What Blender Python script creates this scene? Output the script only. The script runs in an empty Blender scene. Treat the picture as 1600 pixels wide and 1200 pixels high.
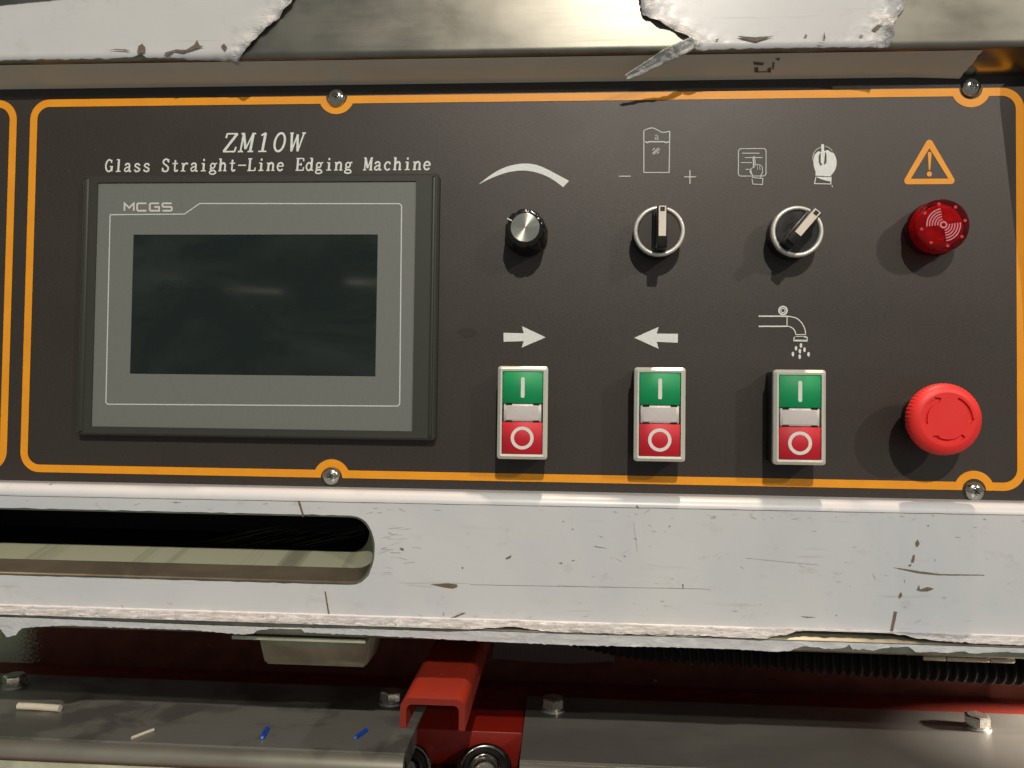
import bpy, bmesh, math, random
from mathutils import Vector, Matrix, noise
from mathutils.geometry import tessellate_polygon
random.seed(7)
PI = math.pi
C = bpy.context.scene.collection
SC = bpy.context.scene

# ------------------------------------------------------------------ camera
F = 1202.0
RCV = [Vector((0.9979550020605896, -0.013076057771009486, 0.06256860694803497)),
       Vector((0.011420084256631024, 0.9995768838885158, 0.02675135270030311)),
       Vector((-0.06289193539572395, -0.025982107475987944, 0.997682080902171))]
def cv(v): return Vector((v[0], v[2], -v[1]))
CAM = Vector((0.0, -0.4498, 1.2))
cam_d = bpy.data.cameras.new('camera'); cam = bpy.data.objects.new('camera', cam_d); C.objects.link(cam)
r, u, b = cv(RCV[0]), -cv(RCV[1]), -cv(RCV[2])
cam.matrix_world = Matrix(((r.x, u.x, b.x, CAM.x), (r.y, u.y, b.y, CAM.y), (r.z, u.z, b.z, CAM.z), (0, 0, 0, 1)))
cam_d.sensor_fit = 'HORIZONTAL'; cam_d.sensor_width = 36.0; cam_d.lens = 36.0 * F / 1600.0
cam_d.clip_start = 0.01; cam_d.clip_end = 100
SC.camera = cam
SC.view_settings.view_transform = 'Standard'; SC.view_settings.look = 'None'
SC.view_settings.exposure = 0.0; SC.view_settings.gamma = 1.0

def ray(px, py):
    k = Vector(((px - 800) / F, (py - 600) / F, 1.0))
    w = RCV[0] * k.x + RCV[1] * k.y + RCV[2] * k.z
    return cv(w)
def P(px, py, Y=0.0):          # point of the plane y = Y seen at that place of the photograph
    d = ray(px, py); return CAM + d * ((Y - CAM.y) / d.y)
def Q(px, py, Z):              # the same on the horizontal plane z = Z
    d = ray(px, py); return CAM + d * ((Z - CAM.z) / d.z)
def MPP(px, py, h=0.0): return (P(px + 1, py, -h) - P(px, py, -h)).length

# ------------------------------------------------------------------ light
w = bpy.data.worlds.new('World'); SC.world = w; w.use_nodes = True
bgn = w.node_tree.nodes['Background']; bgn.inputs[0].default_value = (0.86, 0.93, 0.9, 1); bgn.inputs[1].default_value = 0.18
def lamp(name, d, dist, power, size, col, target=(0.05, 0, 1.15)):
    l = bpy.data.lights.new(name, 'AREA'); l.shape = 'DISK'; l.size = size; l.energy = power; l.color = col
    o = bpy.data.objects.new(name, l); C.objects.link(o)
    d = Vector(d).normalized(); o.location = Vector(target) + d * dist
    o.rotation_euler = d.to_track_quat('Z', 'Y').to_euler()
    return o
lamp('hall_lamp', (0.105, -1.0, 0.78), 3.2, 60, 0.045, (1.0, 0.92, 0.80))
lamp('side_hall_lamp', (0.93, -1.0, 0.70), 3.8, 30, 0.05, (1.0, 0.90, 0.78), (0.15, 0, 1.15))
lamp('overhead_hall_lamp', (0.10, -0.045, 1.0), 2.6, 54, 0.07, (1.0, 0.74, 0.55))
sl = bpy.data.lights.new('added_corner_spot', 'SPOT'); sl.energy = 20; sl.color = (1.0, 0.88, 0.74); sl.shadow_soft_size = 0.012; sl.spot_blend = 0.015  # added spot, no lamp known here; brightens the lower right plate
so_ = bpy.data.objects.new('added_corner_spot', sl); C.objects.link(so_); so_.location = (0.50, 0.06, 1.060)
sd_ = Vector((-1.0, 0.0, -0.97)); so_.rotation_euler = sd_.to_track_quat('-Z', 'Y').to_euler(); sl.spot_size = 2 * math.radians(29)

for x_, z_, w__ in ((-2.95, 2.10, .40), (-2.22, 2.00, .42), (-1.40, 2.06, .30)):      # unseen far tube lamps, added to mirror as streaks in the dark screen
    tl = bpy.data.lights.new('added_tube_lamp', 'AREA'); tl.shape = 'RECTANGLE'; tl.size = w__; tl.size_y = .014; tl.energy = .05; tl.color = (1.0, .93, .7)
    to_ = bpy.data.objects.new('added_tube_lamp', tl); C.objects.link(to_); to_.location = (x_, -5.0, z_); to_.rotation_euler = (math.radians(-90 + 180), 0, 0)
    to_.rotation_euler = (Vector(to_.location) - Vector((-.2, 0, 1.2))).to_track_quat('Z', 'Y').to_euler()

# ------------------------------------------------------------------ helpers
def tag(o, label=None, cat=None, group=None, kind=None):
    if label: o['label'] = label
    if cat: o['category'] = cat
    if group: o['group'] = group
    if kind: o['kind'] = kind
    return o
def empty(name, loc, label=None, cat=None, group=None):
    o = bpy.data.objects.new(name, None); C.objects.link(o); o.location = loc; o.empty_display_size = 0.01
    return tag(o, label, cat, group)
class MB:
    def __init__(s): s.v = []; s.f = []; s.sm = []; s.lay = 0
    def add(s, vs, fs, smooth=False):
        n = len(s.v); s.v += [tuple(p) for p in vs]; s.f += [tuple(i + n for i in f) for f in fs]; s.sm += [smooth] * len(fs); return s
    def box(s, x0, x1, y0, y1, z0, z1, bev=0.0, seg=2):
        bm = bmesh.new(); bmesh.ops.create_cube(bm, size=1)
        for v in bm.verts:
            v.co = Vector(((x0 + x1) / 2 + v.co.x * (x1 - x0), (y0 + y1) / 2 + v.co.y * (y1 - y0), (z0 + z1) / 2 + v.co.z * (z1 - z0)))
        if bev: bmesh.ops.bevel(bm, geom=bm.edges[:], offset=bev, segments=seg, profile=0.5, affect='EDGES')
        return s.bm(bm, bev > 0)
    def bm(s, bm, smooth=False):
        bm.verts.ensure_lookup_table(); bm.verts.index_update()
        s.add([v.co.copy() for v in bm.verts], [[v.index for v in f.verts] for f in bm.faces], smooth); bm.free(); return s
    def prism(s, loops, y0, y1, back=False):   # loops: outer then holes, lists of (x,z); front at y0 (towards the camera), back at y1
        flat = [p for l in loops for p in l]; n = len(flat)
        tris = tessellate_polygon([[Vector((p[0], p[1], 0)) for p in l] for l in loops])
        vs = [(p[0], y0, p[1]) for p in flat]; fs = []
        for t in tris:
            a, b_, c = [Vector(flat[i]) for i in t]
            cr = (b_ - a).x * (c - a).y - (b_ - a).y * (c - a).x
            if abs(cr) < 1e-14: continue
            fs.append(t if cr > 0 else t[::-1])
        if y1 is not None:
            vs += [(p[0], y1, p[1]) for p in flat]
            if back: fs += [tuple(i + n for i in f[::-1]) for f in list(fs)]
            o = 0
            for li, l in enumerate(loops):
                m = len(l); area = sum(l[i][0] * l[(i + 1) % m][1] - l[(i + 1) % m][0] * l[i][1] for i in range(m))
                fl = (area > 0) == (li == 0)
                for i in range(m):
                    j = (i + 1) % m; q = (o + i, o + i + n, o + j + n, o + j)
                    fs.append(q if fl else q[::-1])
                o += m
        return s.add(vs, fs)
    def ribbon(s, pts, wd, Y, closed=False):   # flat stroke; pts (x,z); wd width or list
        n = len(pts); L = []; R = []; Y -= .000012 * (s.lay % 9); s.lay += 1
        for i, p in enumerate(pts):
            a = Vector(pts[(i - 1) % n] if closed or i else pts[i]); c = Vector(pts[(i + 1) % n] if closed or i < n - 1 else pts[i]); p = Vector(p)
            d1 = (p - a); d2 = (c - p)
            if d1.length < 1e-9: d1 = d2
            if d2.length < 1e-9: d2 = d1
            d1.normalize(); d2.normalize(); t = (d1 + d2)
            if t.length < 1e-6: t = d1
            t.normalize(); nn = Vector((-t.y, t.x)); m = 1 / max(0.45, abs(nn.dot(Vector((-d1.y, d1.x)))))
            hw = (wd[i] if isinstance(wd, (list, tuple)) else wd) / 2 * m
            L.append(p + nn * hw); R.append(p - nn * hw)
        vs = [(q.x, Y, q.y) for q in L] + [(q.x, Y, q.y) for q in R]
        rng = range(n) if closed else range(n - 1)
        return s.add(vs, [(i + n, (i + 1) % n + n, (i + 1) % n, i) for i in rng])
    def lathe(s, prof, n=48, c=(0, 0, 0), flute=None, smooth=True, cap=True):   # prof (r,h): axis -y
        vs = []; fs = []
        for r_, h in prof:
            for k in range(n):
                a = 2 * PI * k / n; q = r_ * (flute(a, h) if flute else 1)
                vs.append((c[0] + q * math.cos(a), c[1] - h, c[2] + q * math.sin(a)))
        for i in range(len(prof) - 1):
            for k in range(n):
                k2 = (k + 1) % n; fs.append((i * n + k, i * n + k2, (i + 1) * n + k2, (i + 1) * n + k))
        s.add(vs, fs, smooth)
        if cap: s.add(vs[-n:], [tuple(range(n))], False)
        return s
    def xf(s, M):
        s.v = [tuple(M @ Vector(p)) for p in s.v]; return s
    def build(s, name, mat, parent=None, world=True, flatall=False):
        off = parent.location if (parent is not None and world) else Vector((0, 0, 0))
        me = bpy.data.meshes.new(name); me.from_pydata([tuple(Vector(p) - off) for p in s.v], [], s.f)
        me.materials.append(mat); me.update()
        for p, q in zip(me.polygons, s.sm): p.use_smooth = q
        o = bpy.data.objects.new(name, me); C.objects.link(o)
        if parent is not None: o.parent = parent
        return o
def sharp(o, deg=35):
    me = o.data; bm = bmesh.new(); bm.from_mesh(me)
    for e in bm.edges:
        if len(e.link_faces) == 2 and e.calc_face_angle(0) > math.radians(deg): e.smooth = False
    bm.to_mesh(me); bm.free(); return o
def arc(cx, cy, rx, ry, a0, a1, n=12):
    return [(cx + rx * math.cos(math.radians(a0 + (a1 - a0) * i / n)), cy + ry * math.sin(math.radians(a0 + (a1 - a0) * i / n))) for i in range(n + 1)]
def rrect(x0, x1, z0, z1, r_, n=6):
    return arc(x1 - r_, z1 - r_, r_, r_, 0, 90, n) + arc(x0 + r_, z1 - r_, r_, r_, 90, 180, n) + arc(x0 + r_, z0 + r_, r_, r_, 180, 270, n) + arc(x1 - r_, z0 + r_, r_, r_, 270, 360, n)
def smooth_pts(pts, n=6):      # Catmull-Rom
    out = []; m = len(pts)
    for i in range(m - 1):
        p0 = Vector(pts[max(i - 1, 0)]); p1 = Vector(pts[i]); p2 = Vector(pts[i + 1]); p3 = Vector(pts[min(i + 2, m - 1)])
        for k in range(n):
            t = k / n
            out.append(0.5 * ((2 * p1) + (p2 - p0) * t + (2 * p0 - 5 * p1 + 4 * p2 - p3) * t * t + (3 * p1 - p0 - 3 * p2 + p3) * t ** 3))
    out.append(Vector(pts[-1])); return out
def S2(px, py, Y=0.0):
    p = P(px, py, Y); return (p.x, p.z)
def lerp(a, b_, t): return a + (b_ - a) * t
def interp(tab, x):
    if x <= tab[0][0]: return tab[0][1]
    for i in range(len(tab) - 1):
        if x <= tab[i + 1][0]: return lerp(tab[i][1], tab[i + 1][1], (x - tab[i][0]) / (tab[i + 1][0] - tab[i][0]))
    return tab[-1][1]

# ------------------------------------------------------------------ materials
def lin(c):
    return tuple(((x / 255) / 12.92 if x / 255 <= 0.04045 else ((x / 255 + 0.055) / 1.055) ** 2.4) for x in c) + (1,)
class Mat:
    def __init__(s, name, col, rough=0.5, metal=0.0, spec=0.5, **kw):
        s.m = bpy.data.materials.new(name); s.m.use_nodes = True; s.t = s.m.node_tree; s.b = s.t.nodes['Principled BSDF']
        s.b.inputs['Base Color'].default_value = col; s.b.inputs['Roughness'].default_value = rough
        s.b.inputs['Metallic'].default_value = metal; s.b.inputs['Specular IOR Level'].default_value = spec
        for k, v in kw.items(): s.b.inputs[k.replace('_', ' ')].default_value = v
        s.col = col; s.h = None
    def N(s, t, **kw):
        n = s.t.nodes.new(t)
        for k, v in kw.items(): setattr(n, k, v)
        return n
    def L(s, a, b_): s.t.links.new(a, b_)
    def coord(s, scale=(1, 1, 1), rot=(0, 0, 0), loc=(0, 0, 0)):
        tc = s.N('ShaderNodeTexCoord'); mp = s.N('ShaderNodeMapping'); mp.inputs['Scale'].default_value = scale
        mp.inputs['Rotation'].default_value = rot; mp.inputs['Location'].default_value = loc
        s.L(tc.outputs['Object'], mp.inputs[0]); return mp.outputs[0]
    def noise(s, sc, det=4, rough=0.55, scale=(1, 1, 1), rot=(0, 0, 0), loc=(0, 0, 0), dist=0.0):
        n = s.N('ShaderNodeTexNoise'); n.inputs['Scale'].default_value = sc; n.inputs['Detail'].default_value = det
        n.inputs['Roughness'].default_value = rough; n.inputs['Distortion'].default_value = dist
        s.L(s.coord(scale, rot, loc), n.inputs['Vector']); return n.outputs['Fac']
    def ramp(s, fac, stops):
        r_ = s.N('ShaderNodeValToRGB'); e = r_.color_ramp.elements
        while len(e) < len(stops): e.new(0.5)
        for i, (p, c) in enumerate(stops):
            e[i].position = p; e[i].color = c if isinstance(c, tuple) else (c, c, c, 1)
        s.L(fac, r_.inputs[0]); return r_.outputs[0]
    def mix(s, fac, a, b_):
        m = s.N('ShaderNodeMix', data_type='RGBA')
        for k, v in ((0, fac), (6, a), (7, b_)):
            if isinstance(v, (tuple, float, int)): m.inputs[k].default_value = v
            else: s.L(v, m.inputs[k])
        return m.outputs[2]
    def math(s, op, a, b_=0.0):
        m = s.N('ShaderNodeMath', operation=op)
        for k, v in ((0, a), (1, b_)):
            if isinstance(v, (float, int)): m.inputs[k].default_value = v
            else: s.L(v, m.inputs[k])
        return m.outputs[0]
    def base(s, sock): s.L(sock, s.b.inputs['Base Color']); return s
    def rough(s, sock): s.L(sock, s.b.inputs['Roughness']); return s
    def bump(s, fac, strength=0.2, dist=0.0005):
        bn = s.N('ShaderNodeBump'); bn.inputs['Distance'].default_value = dist
        if isinstance(strength, (float, int)): bn.inputs['Strength'].default_value = strength
        else: s.L(strength, bn.inputs['Strength'])
        s.L(fac, bn.inputs['Height'])
        if s.h is not None: s.L(s.h, bn.inputs['Normal'])
        s.h = bn.outputs[0]; s.L(s.h, s.b.inputs['Normal']); return s
    def tangent(s, vec):
        c = s.N('ShaderNodeCombineXYZ')
        for i in range(3): c.inputs[i].default_value = vec[i]
        s.L(c.outputs[0], s.b.inputs['Tangent']); return s
    def speck(s, col_sock, sc, thr, dark, scale=(1, 1, 1), loc=(0, 0, 0)):
        n = s.noise(sc, 2, 0.5, scale, loc=loc); f = s.ramp(n, [(thr, 0.0), (thr + 0.03, 1.0)])
        return s.mix(f, col_sock, dark)

M_ = {}
# black brushed-look overlay
m = Mat('black_overlay', (0.03, 0.027, 0.025, 1), 0.42, spec=0.6)
g = m.noise(1700, 3, 0.75, (0.3, 1, 1.5)); g2 = m.noise(12, 4, 0.6, (0.6, 1, 1.3))
c1 = m.mix(m.ramp(g, [(0.3, 0.0), (0.72, 1.0)]), (0.0195, 0.0135, 0.0105, 1), (0.056, 0.042, 0.033, 1))
c1 = m.mix(m.ramp(g2, [(0.35, 0.0), (0.7, 0.35)]), c1, (0.042, 0.033, 0.027, 1))
c1 = m.speck(c1, 1100, 0.74, (0.20, 0.19, 0.17, 1), loc=(3, 0, 1))
c1 = m.speck(c1, 260, 0.775, (0.13, 0.12, 0.105, 1), loc=(7, 0, 3)); m.base(c1).bump(g, 0.4, 0.0002); m.rough(m.ramp(g2, [(0.3, 0.38), (0.75, 0.50)])); M_['overlay'] = m.m
m = Mat('orange_print', lin((243, 158, 30)), 0.45)
n1 = m.noise(60, 3); m.base(m.mix(m.ramp(n1, [(0.35, 0.0), (0.8, 0.5)]), lin((248, 163, 28)), lin((226, 140, 30)))).bump(m.noise(900, 3, 0.7, (0.35, 1, 1.6)), 0.2, 0.0003); M_['orange'] = m.m
m = Mat('white_print', (0.62, 0.64, 0.62, 1), 0.5)
m.base(m.mix(m.ramp(m.noise(700, 3), [(0.3, 0.0), (0.8, 1.0)]), (0.84, 0.86, 0.83, 1), (0.68, 0.70, 0.67, 1))); M_['print'] = m.m
m = Mat('thin_white_print', (0.42, 0.43, 0.41, 1), 0.5)
m.base(m.mix(m.ramp(m.noise(900, 3), [(0.3, 0.0), (0.8, 1.0)]), (0.66, 0.67, 0.64, 1), (0.48, 0.48, 0.46, 1))); M_['thinprint'] = m.m
m = Mat('screen_frame_plastic', lin((56, 58, 50)), 0.48); m.bump(m.noise(1500, 2), 0.08, 0.0002); M_['frame'] = m.m
m = Mat('screen_face_film', lin((124, 126, 120)), 0.45)
m.base(m.mix(m.ramp(m.noise(500, 3), [(0.3, 0.0), (0.7, 1.0)]), lin((114, 117, 112)), lin((118, 121, 116)))).bump(m.noise(1800, 2), 0.05, 0.0002); M_['face'] = m.m
m = Mat('grey_line_print', lin((196, 198, 192)), 0.5); m.base(m.mix(m.noise(400), lin((205, 207, 202)), lin((216, 218, 212)))); M_['line'] = m.m
m = Mat('display_glass', (0.010, 0.016, 0.015, 1), 0.12)
sm = m.noise(14, 5, 0.65, (1, 1, 2.2), rot=(0, 0.9, 0), dist=0.6)
m.base(m.mix(m.ramp(sm, [(0.45, 0.0), (0.8, 1.0)]), (0.010, 0.016, 0.0145, 1), (0.026, 0.034, 0.031, 1))); m.rough(m.ramp(sm, [(0.35, 0.05), (0.7, 0.13)])); M_['glass'] = m.m
m = Mat('satin_silver', (0.92, 0.89, 0.82, 1), 0.34, 0.4); m.rough(m.ramp(m.noise(300, 3), [(0.3, 0.26), (0.7, 0.38)])); M_['silver'] = m.m
m = Mat('bezel_silver_paint', (0.74, 0.73, 0.63, 1), 0.33, 0.3); m.rough(m.ramp(m.noise(500, 3), [(0.3, 0.3), (0.7, 0.4)])); M_['bezel'] = m.m
m = Mat('black_plastic', (0.012, 0.012, 0.011, 1), 0.3); m.bump(m.noise(900, 2), 0.1, 0.0002); m.rough(m.ramp(m.noise(150, 3), [(0.3, 0.25), (0.7, 0.42)])); M_['black'] = m.m
m = Mat('gloss_black_plastic', (0.010, 0.010, 0.009, 1), 0.12); m.rough(m.ramp(m.noise(220, 3), [(0.35, 0.08), (0.7, 0.25)])); M_['gloss'] = m.m
m = Mat('brown_black_plastic', (0.030, 0.021, 0.015, 1), 0.4); m.base(m.mix(m.noise(120, 4), (0.026, 0.018, 0.013, 1), (0.040, 0.028, 0.020, 1))); M_['brownblack'] = m.m
m = Mat('cream_insert', lin((228, 216, 198)), 0.4); m.base(m.mix(m.noise(200), lin((222, 210, 192)), lin((234, 222, 206)))); M_['cream'] = m.m
m = Mat('green_button_plastic', lin((0, 140, 82)), 0.55); m.base(m.mix(m.noise(150), lin((0, 144, 84)), lin((4, 154, 92)))); M_['green'] = m.m
m = Mat('red_button_plastic', lin((190, 26, 40)), 0.55); m.base(m.mix(m.noise(150), lin((192, 24, 40)), lin((204, 30, 46)))); M_['red'] = m.m
m = Mat('white_mark', lin((228, 226, 218)), 0.45); m.base(m.mix(m.noise(150), lin((222, 220, 212)), lin((234, 232, 226)))); M_['mark'] = m.m
m = Mat('clear_lens', lin((176, 168, 162)), 0.5, Coat_Weight=0.1)
m.base(m.mix(m.ramp(m.noise(90, 2, 0.5, (0.3, 1, 1)), [(0.35, 0.0), (0.7, 1.0)]), lin((204, 196, 192)), lin((220, 213, 210)))); M_['lens'] = m.m
m = Mat('estop_red', lin((238, 48, 44)), 0.48, Subsurface_Weight=0.0); m.base(m.mix(m.noise(70, 3), lin((232, 42, 40)), lin((242, 54, 48)))); m.bump(m.noise(1400, 2), 0.12, 0.0002); M_['estop'] = m.m
m = Mat('red_lens', (0.85, 0.012, 0.02, 1), 0.08, Transmission_Weight=0.95, IOR=1.35); m.rough(m.ramp(m.noise(120), [(0.3, 0.08), (0.7, 0.2)])); M_['redlens'] = m.m
m = Mat('red_lens_inner', (0.42, 0.006, 0.012, 1), 0.4); m.base(m.mix(m.noise(160, 3), (0.45, 0.006, 0.012, 1), (0.8, 0.03, 0.035, 1))); M_['redin'] = m.m
m = Mat('pink_print', lin((205, 130, 138)), 0.5); m.base(m.mix(m.noise(300), lin((196, 118, 128)), lin((214, 142, 148)))); M_['pink'] = m.m
# spun disc
m = Mat('spun_aluminium', (0.92, 0.88, 0.76, 1), 0.2, 1.0, Anisotropic=0.85)
tc = m.N('ShaderNodeTexCoord'); vm = m.N('ShaderNodeVectorMath', operation='MULTIPLY'); vm.inputs[1].default_value = (1, 0, 1)
m.L(tc.outputs['Object'], vm.inputs[0]); nz = m.N('ShaderNodeVectorMath', operation='NORMALIZE'); m.L(vm.outputs[0], nz.inputs[0]); m.L(nz.outputs[0], m.b.inputs['Tangent'])
M_['spun'] = m.m
# stainless steels
def stainless(name, colr, r0, r1, aniso, blotch=0.35, tangent=(0, 0, 1), sc=14, dirt=None, metal=1.0, bs=(0.8, 1, 1.1), dist=0.8, rr=(.36, .62)):
    m = Mat(name, colr, r0, metal, Anisotropic=aniso); m.tangent(tangent)
    bl = m.noise(sc, 5, 0.6, bs, dist=dist); st = m.noise(500, 3, 0.6, (0.04, 1, 1.2))
    dk = tuple(x * (1 - blotch) for x in colr[:3]) + (1,)
    c = m.mix(m.ramp(bl, [(rr[0], 1.0), (rr[1], 0.0)]), colr, dk)
    if dirt: c = m.speck(c, 420, 0.76, dirt, loc=(1, 2, 3)); c = m.speck(c, 650, 0.785, (.6, .58, .5, 1), loc=(5, 2, 1))
    m.base(c)
    rf_ = m.math('ADD', m.ramp(bl, [(0.35, r0), (0.65, r1)]), m.math('MULTIPLY', m.math('SUBTRACT', st, 0.5), 0.12)); m.rough(rf_)
    m.bump(st, 0.08, 0.0002); return m.m
M_['hood'] = stainless('hood_stainless', (0.33, 0.315, 0.27, 1), 0.38, 0.45, 0.55, 0.30, sc=22, dist=0.25, dirt=(0.12, 0.10, 0.08, 1))
M_['lip'] = stainless('lip_stainless', (0.50, 0.46, 0.38, 1), 0.16, 0.22, 0.2, 0.12, sc=10)
M_['beamsteel'] = stainless('beam_stainless', (0.42, 0.41, 0.32, 1), 0.3, 0.42, 0.4, 0.3, sc=30)
M_['slot'] = stainless('slot_lip_stainless', (0.47, 0.48, 0.35, 1), 0.28, 0.36, 0.3, 0.45, sc=34, metal=0.15, rr=(.40, .47), bs=(1, 0, 0), dist=0.0)  # dark bands are steel reflections put into the lip colour
M_['slotedge'] = stainless('slot_edge_stainless', (0.20, 0.165, 0.12, 1), 0.3, 0.42, 0.3, 0.25, sc=30, metal=0.5)
M_['plate'] = stainless('black_oxide_steel', (0.27, 0.262, 0.235, 1), 0.32, 0.42, 0.6, 0.38, tangent=(0, 1, 0), metal=0.4, sc=26, dist=0.3, rr=(.44, .54), dirt=(0.03, 0.025, 0.02, 1))
M_['plateright'] = stainless('brushed_dark_steel', (0.25, 0.243, 0.22, 1), 0.30, 0.38, 0.7, 0.14, tangent=(0, 1, 0), metal=0.55, sc=9, dirt=(0.05, 0.045, 0.04, 1))
M_['bracket'] = stainless('bracket_zinc', (0.60, 0.62, 0.45, 1), 0.34, 0.46, 0.2, 0.25, sc=40, metal=0.35)
M_['bolt'] = stainless('bolt_steel', (0.66, 0.63, 0.56, 1), 0.22, 0.34, 0.0, 0.3, sc=80, metal=0.7)
M_['darksteel'] = stainless('dark_bearing_steel', (0.30, 0.28, 0.26, 1), 0.18, 0.32, 0.0, 0.3, sc=80)
M_['hinge'] = stainless('hinge_steel', (0.66, 0.63, 0.50, 1), 0.25, 0.36, 0.0, 0.2, sc=80)
M_['screw'] = stainless('screw_steel', (0.62, 0.62, 0.56, 1), 0.12, 0.22, 0.0, 0.15, sc=200)
M_['nose'] = stainless('nose_steel', (0.36, 0.345, 0.285, 1), 0.34, 0.42, 0.3, 0.12, sc=18, metal=0.6)
# films
def film(name, c0, c1_, rough, crumple):
    m = Mat(name, c0, rough, Coat_Weight=0.15, Coat_Roughness=0.25)
    a = m.noise(9, 4, 0.6, dist=0.5); c = m.mix(m.ramp(a, [(0.35, 0.0), (0.68, 1.0)]), c0, c1_)
    sc_ = m.noise(55, 6, 0.72, (1, 1, 1.6), loc=(4, 1, 2)); c = m.mix(m.ramp(sc_, [(0.57, 0.0), (0.74, 0.30)]), c, (0.30, 0.27, 0.23, 1))
    hs = m.noise(160, 3, 0.6, (0.08, 1, 1.3), loc=(9, 0, 2)); c = m.mix(m.ramp(hs, [(0.63, 0.0), (0.72, 0.32)]), c, (0.33, 0.30, 0.27, 1))
    c = m.speck(c, 130, 0.755, (0.20, 0.16, 0.12, 1), loc=(0, 2, 5))
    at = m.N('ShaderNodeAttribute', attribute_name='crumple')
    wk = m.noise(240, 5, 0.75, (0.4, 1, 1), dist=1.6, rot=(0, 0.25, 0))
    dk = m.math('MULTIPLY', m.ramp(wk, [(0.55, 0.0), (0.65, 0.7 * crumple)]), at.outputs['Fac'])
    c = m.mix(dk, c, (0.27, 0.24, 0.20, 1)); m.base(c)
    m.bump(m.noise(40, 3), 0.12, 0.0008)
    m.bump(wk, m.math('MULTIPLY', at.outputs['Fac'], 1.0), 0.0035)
    return m.m
M_['film'] = film('white_protective_film', (0.665, 0.665, 0.665, 1), (0.575, 0.595, 0.63, 1), 0.36, 1.0)
M_['hoodfilm'] = film('hood_white_film', (0.62, 0.62, 0.62, 1), (0.585, 0.585, 0.595, 1), 0.33, 0.35)
m = Mat('grey_lip_film', (0.30, 0.27, 0.235, 1), 0.3, 0.0, Coat_Weight=0.25, Coat_Roughness=0.15)
m.base(m.mix(m.ramp(m.noise(25, 4, 0.6, (0.3, 1, 1)), [(0.35, 0.0), (0.7, 1.0)]), (0.78, 0.73, 0.60, 1), (0.68, 0.64, 0.52, 1))); m.bump(m.noise(60, 3), 0.05, 0.0005); M_['lipfilm'] = m.m
m = Mat('peeled_clear_film', (0.85, 0.85, 0.82, 1), 0.25, Transmission_Weight=0.3, Coat_Weight=0.6)
m.bump(m.noise(200, 4, 0.6, (1, 1, 0.5), dist=1.5), 0.8, 0.002); M_['peel'] = m.m
m = Mat('tear_residue', lin((118, 106, 88)), 0.6, 0.3); m.base(m.mix(m.noise(300, 4), lin((92, 78, 60)), lin((140, 128, 106)))); M_['tear'] = m.m
m = Mat('dark_dirt', lin((80, 70, 58)), 0.8); m.base(m.mix(m.noise(900, 4), lin((58, 50, 42)), lin((142, 130, 114)))); M_['dirt'] = m.m
m = Mat('film_scuff', lin((160, 156, 148)), 0.6); m.base(m.mix(m.ramp(m.noise(140, 3), [(0.4, 0.0), (0.6, 1.0)]), lin((196, 196, 194)), lin((160, 155, 146)))); M_['scuff'] = m.m
m = Mat('dark_bristle', lin((70, 62, 54)), 0.5); m.base(m.mix(m.noise(200, 3), lin((52, 46, 42)), lin((104, 92, 80)))); M_['bristle'] = m.m
m = Mat('orange_residue', lin((176, 106, 26)), 0.5); m.base(m.mix(m.noise(300, 3), lin((160, 92, 22)), lin((190, 118, 34)))); M_['residue'] = m.m
# reds
def redpaint(name, a, b_, rough=0.42):
    m = Mat(name, a, rough); n_ = m.noise(60, 5, 0.6); c = m.mix(m.ramp(n_, [(0.3, 0.0), (0.75, 1.0)]), a, b_)
    c = m.speck(c, 180, 0.74, (0.30, 0.16, 0.12, 1)); m.base(c); m.bump(m.noise(700, 3), 0.2, 0.0004); m.rough(m.ramp(n_, [(0.3, rough - 0.1), (0.7, rough + 0.1)])); return m
M_['redpaint'] = redpaint('orange_red_paint', lin((142, 42, 24)), lin((118, 32, 18))).m
M_['redblock'] = redpaint('dark_red_paint', lin((134, 25, 11)), lin((110, 19, 8)), 0.45).m
m = redpaint('oxide_red_paint', lin((118, 52, 33)), lin((92, 40, 26)), 0.65)
M_['ledge'] = redpaint('ledge_red_paint', lin((120, 33, 17)), lin((98, 26, 13)), 0.55).m
# grey primer overspray on the left end of the red wall
tc = m.N('ShaderNodeTexCoord'); sp = m.N('ShaderNodeSeparateXYZ'); m.L(tc.outputs['Object'], sp.inputs[0])
mr = m.N('ShaderNodeMapRange'); mr.inputs[1].default_value = -0.46; mr.inputs[2].default_value = -0.40; mr.inputs[3].default_value = 1.0; mr.inputs[4].default_value = 0.0
m.L(sp.outputs[0], mr.inputs[0])
ov = m.ramp(m.math('ADD', mr.outputs[0], m.math('MULTIPLY', m.math('SUBTRACT', m.noise(500, 3, 0.7), 0.5), 0.9)), [(0.4, 0.0), (0.7, 1.0)])
old = m.b.inputs['Base Color'].links[0].from_socket; m.base(m.mix(ov, old, lin((190, 198, 168)))); M_['redwall'] = m.m
m = Mat('hose_black', (0.005, 0.005, 0.005, 1), 0.6, spec=0.25); m.rough(m.ramp(m.noise(90), [(0.3, 0.55), (0.7, 0.75)])); M_['hose'] = m.m
m = Mat('white_tube_plastic', lin((222, 212, 190)), 0.45); m.base(m.mix(m.noise(300), lin((214, 202, 178)), lin((230, 222, 204)))); M_['tube'] = m.m
m = Mat('blue_wire_plastic', lin((16, 80, 205)), 0.35); m.base(m.mix(m.noise(300), lin((10, 66, 190)), lin((30, 96, 220)))); M_['blue'] = m.m
m = Mat('blue_wire_core', lin((110, 170, 235)), 0.35); m.base(m.mix(m.noise(300), lin((90, 150, 225)), lin((130, 185, 240)))); M_['bluecore'] = m.m
m = Mat('mesh_cloth', (0.10, 0.07, 0.06, 1), 0.8)
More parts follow.
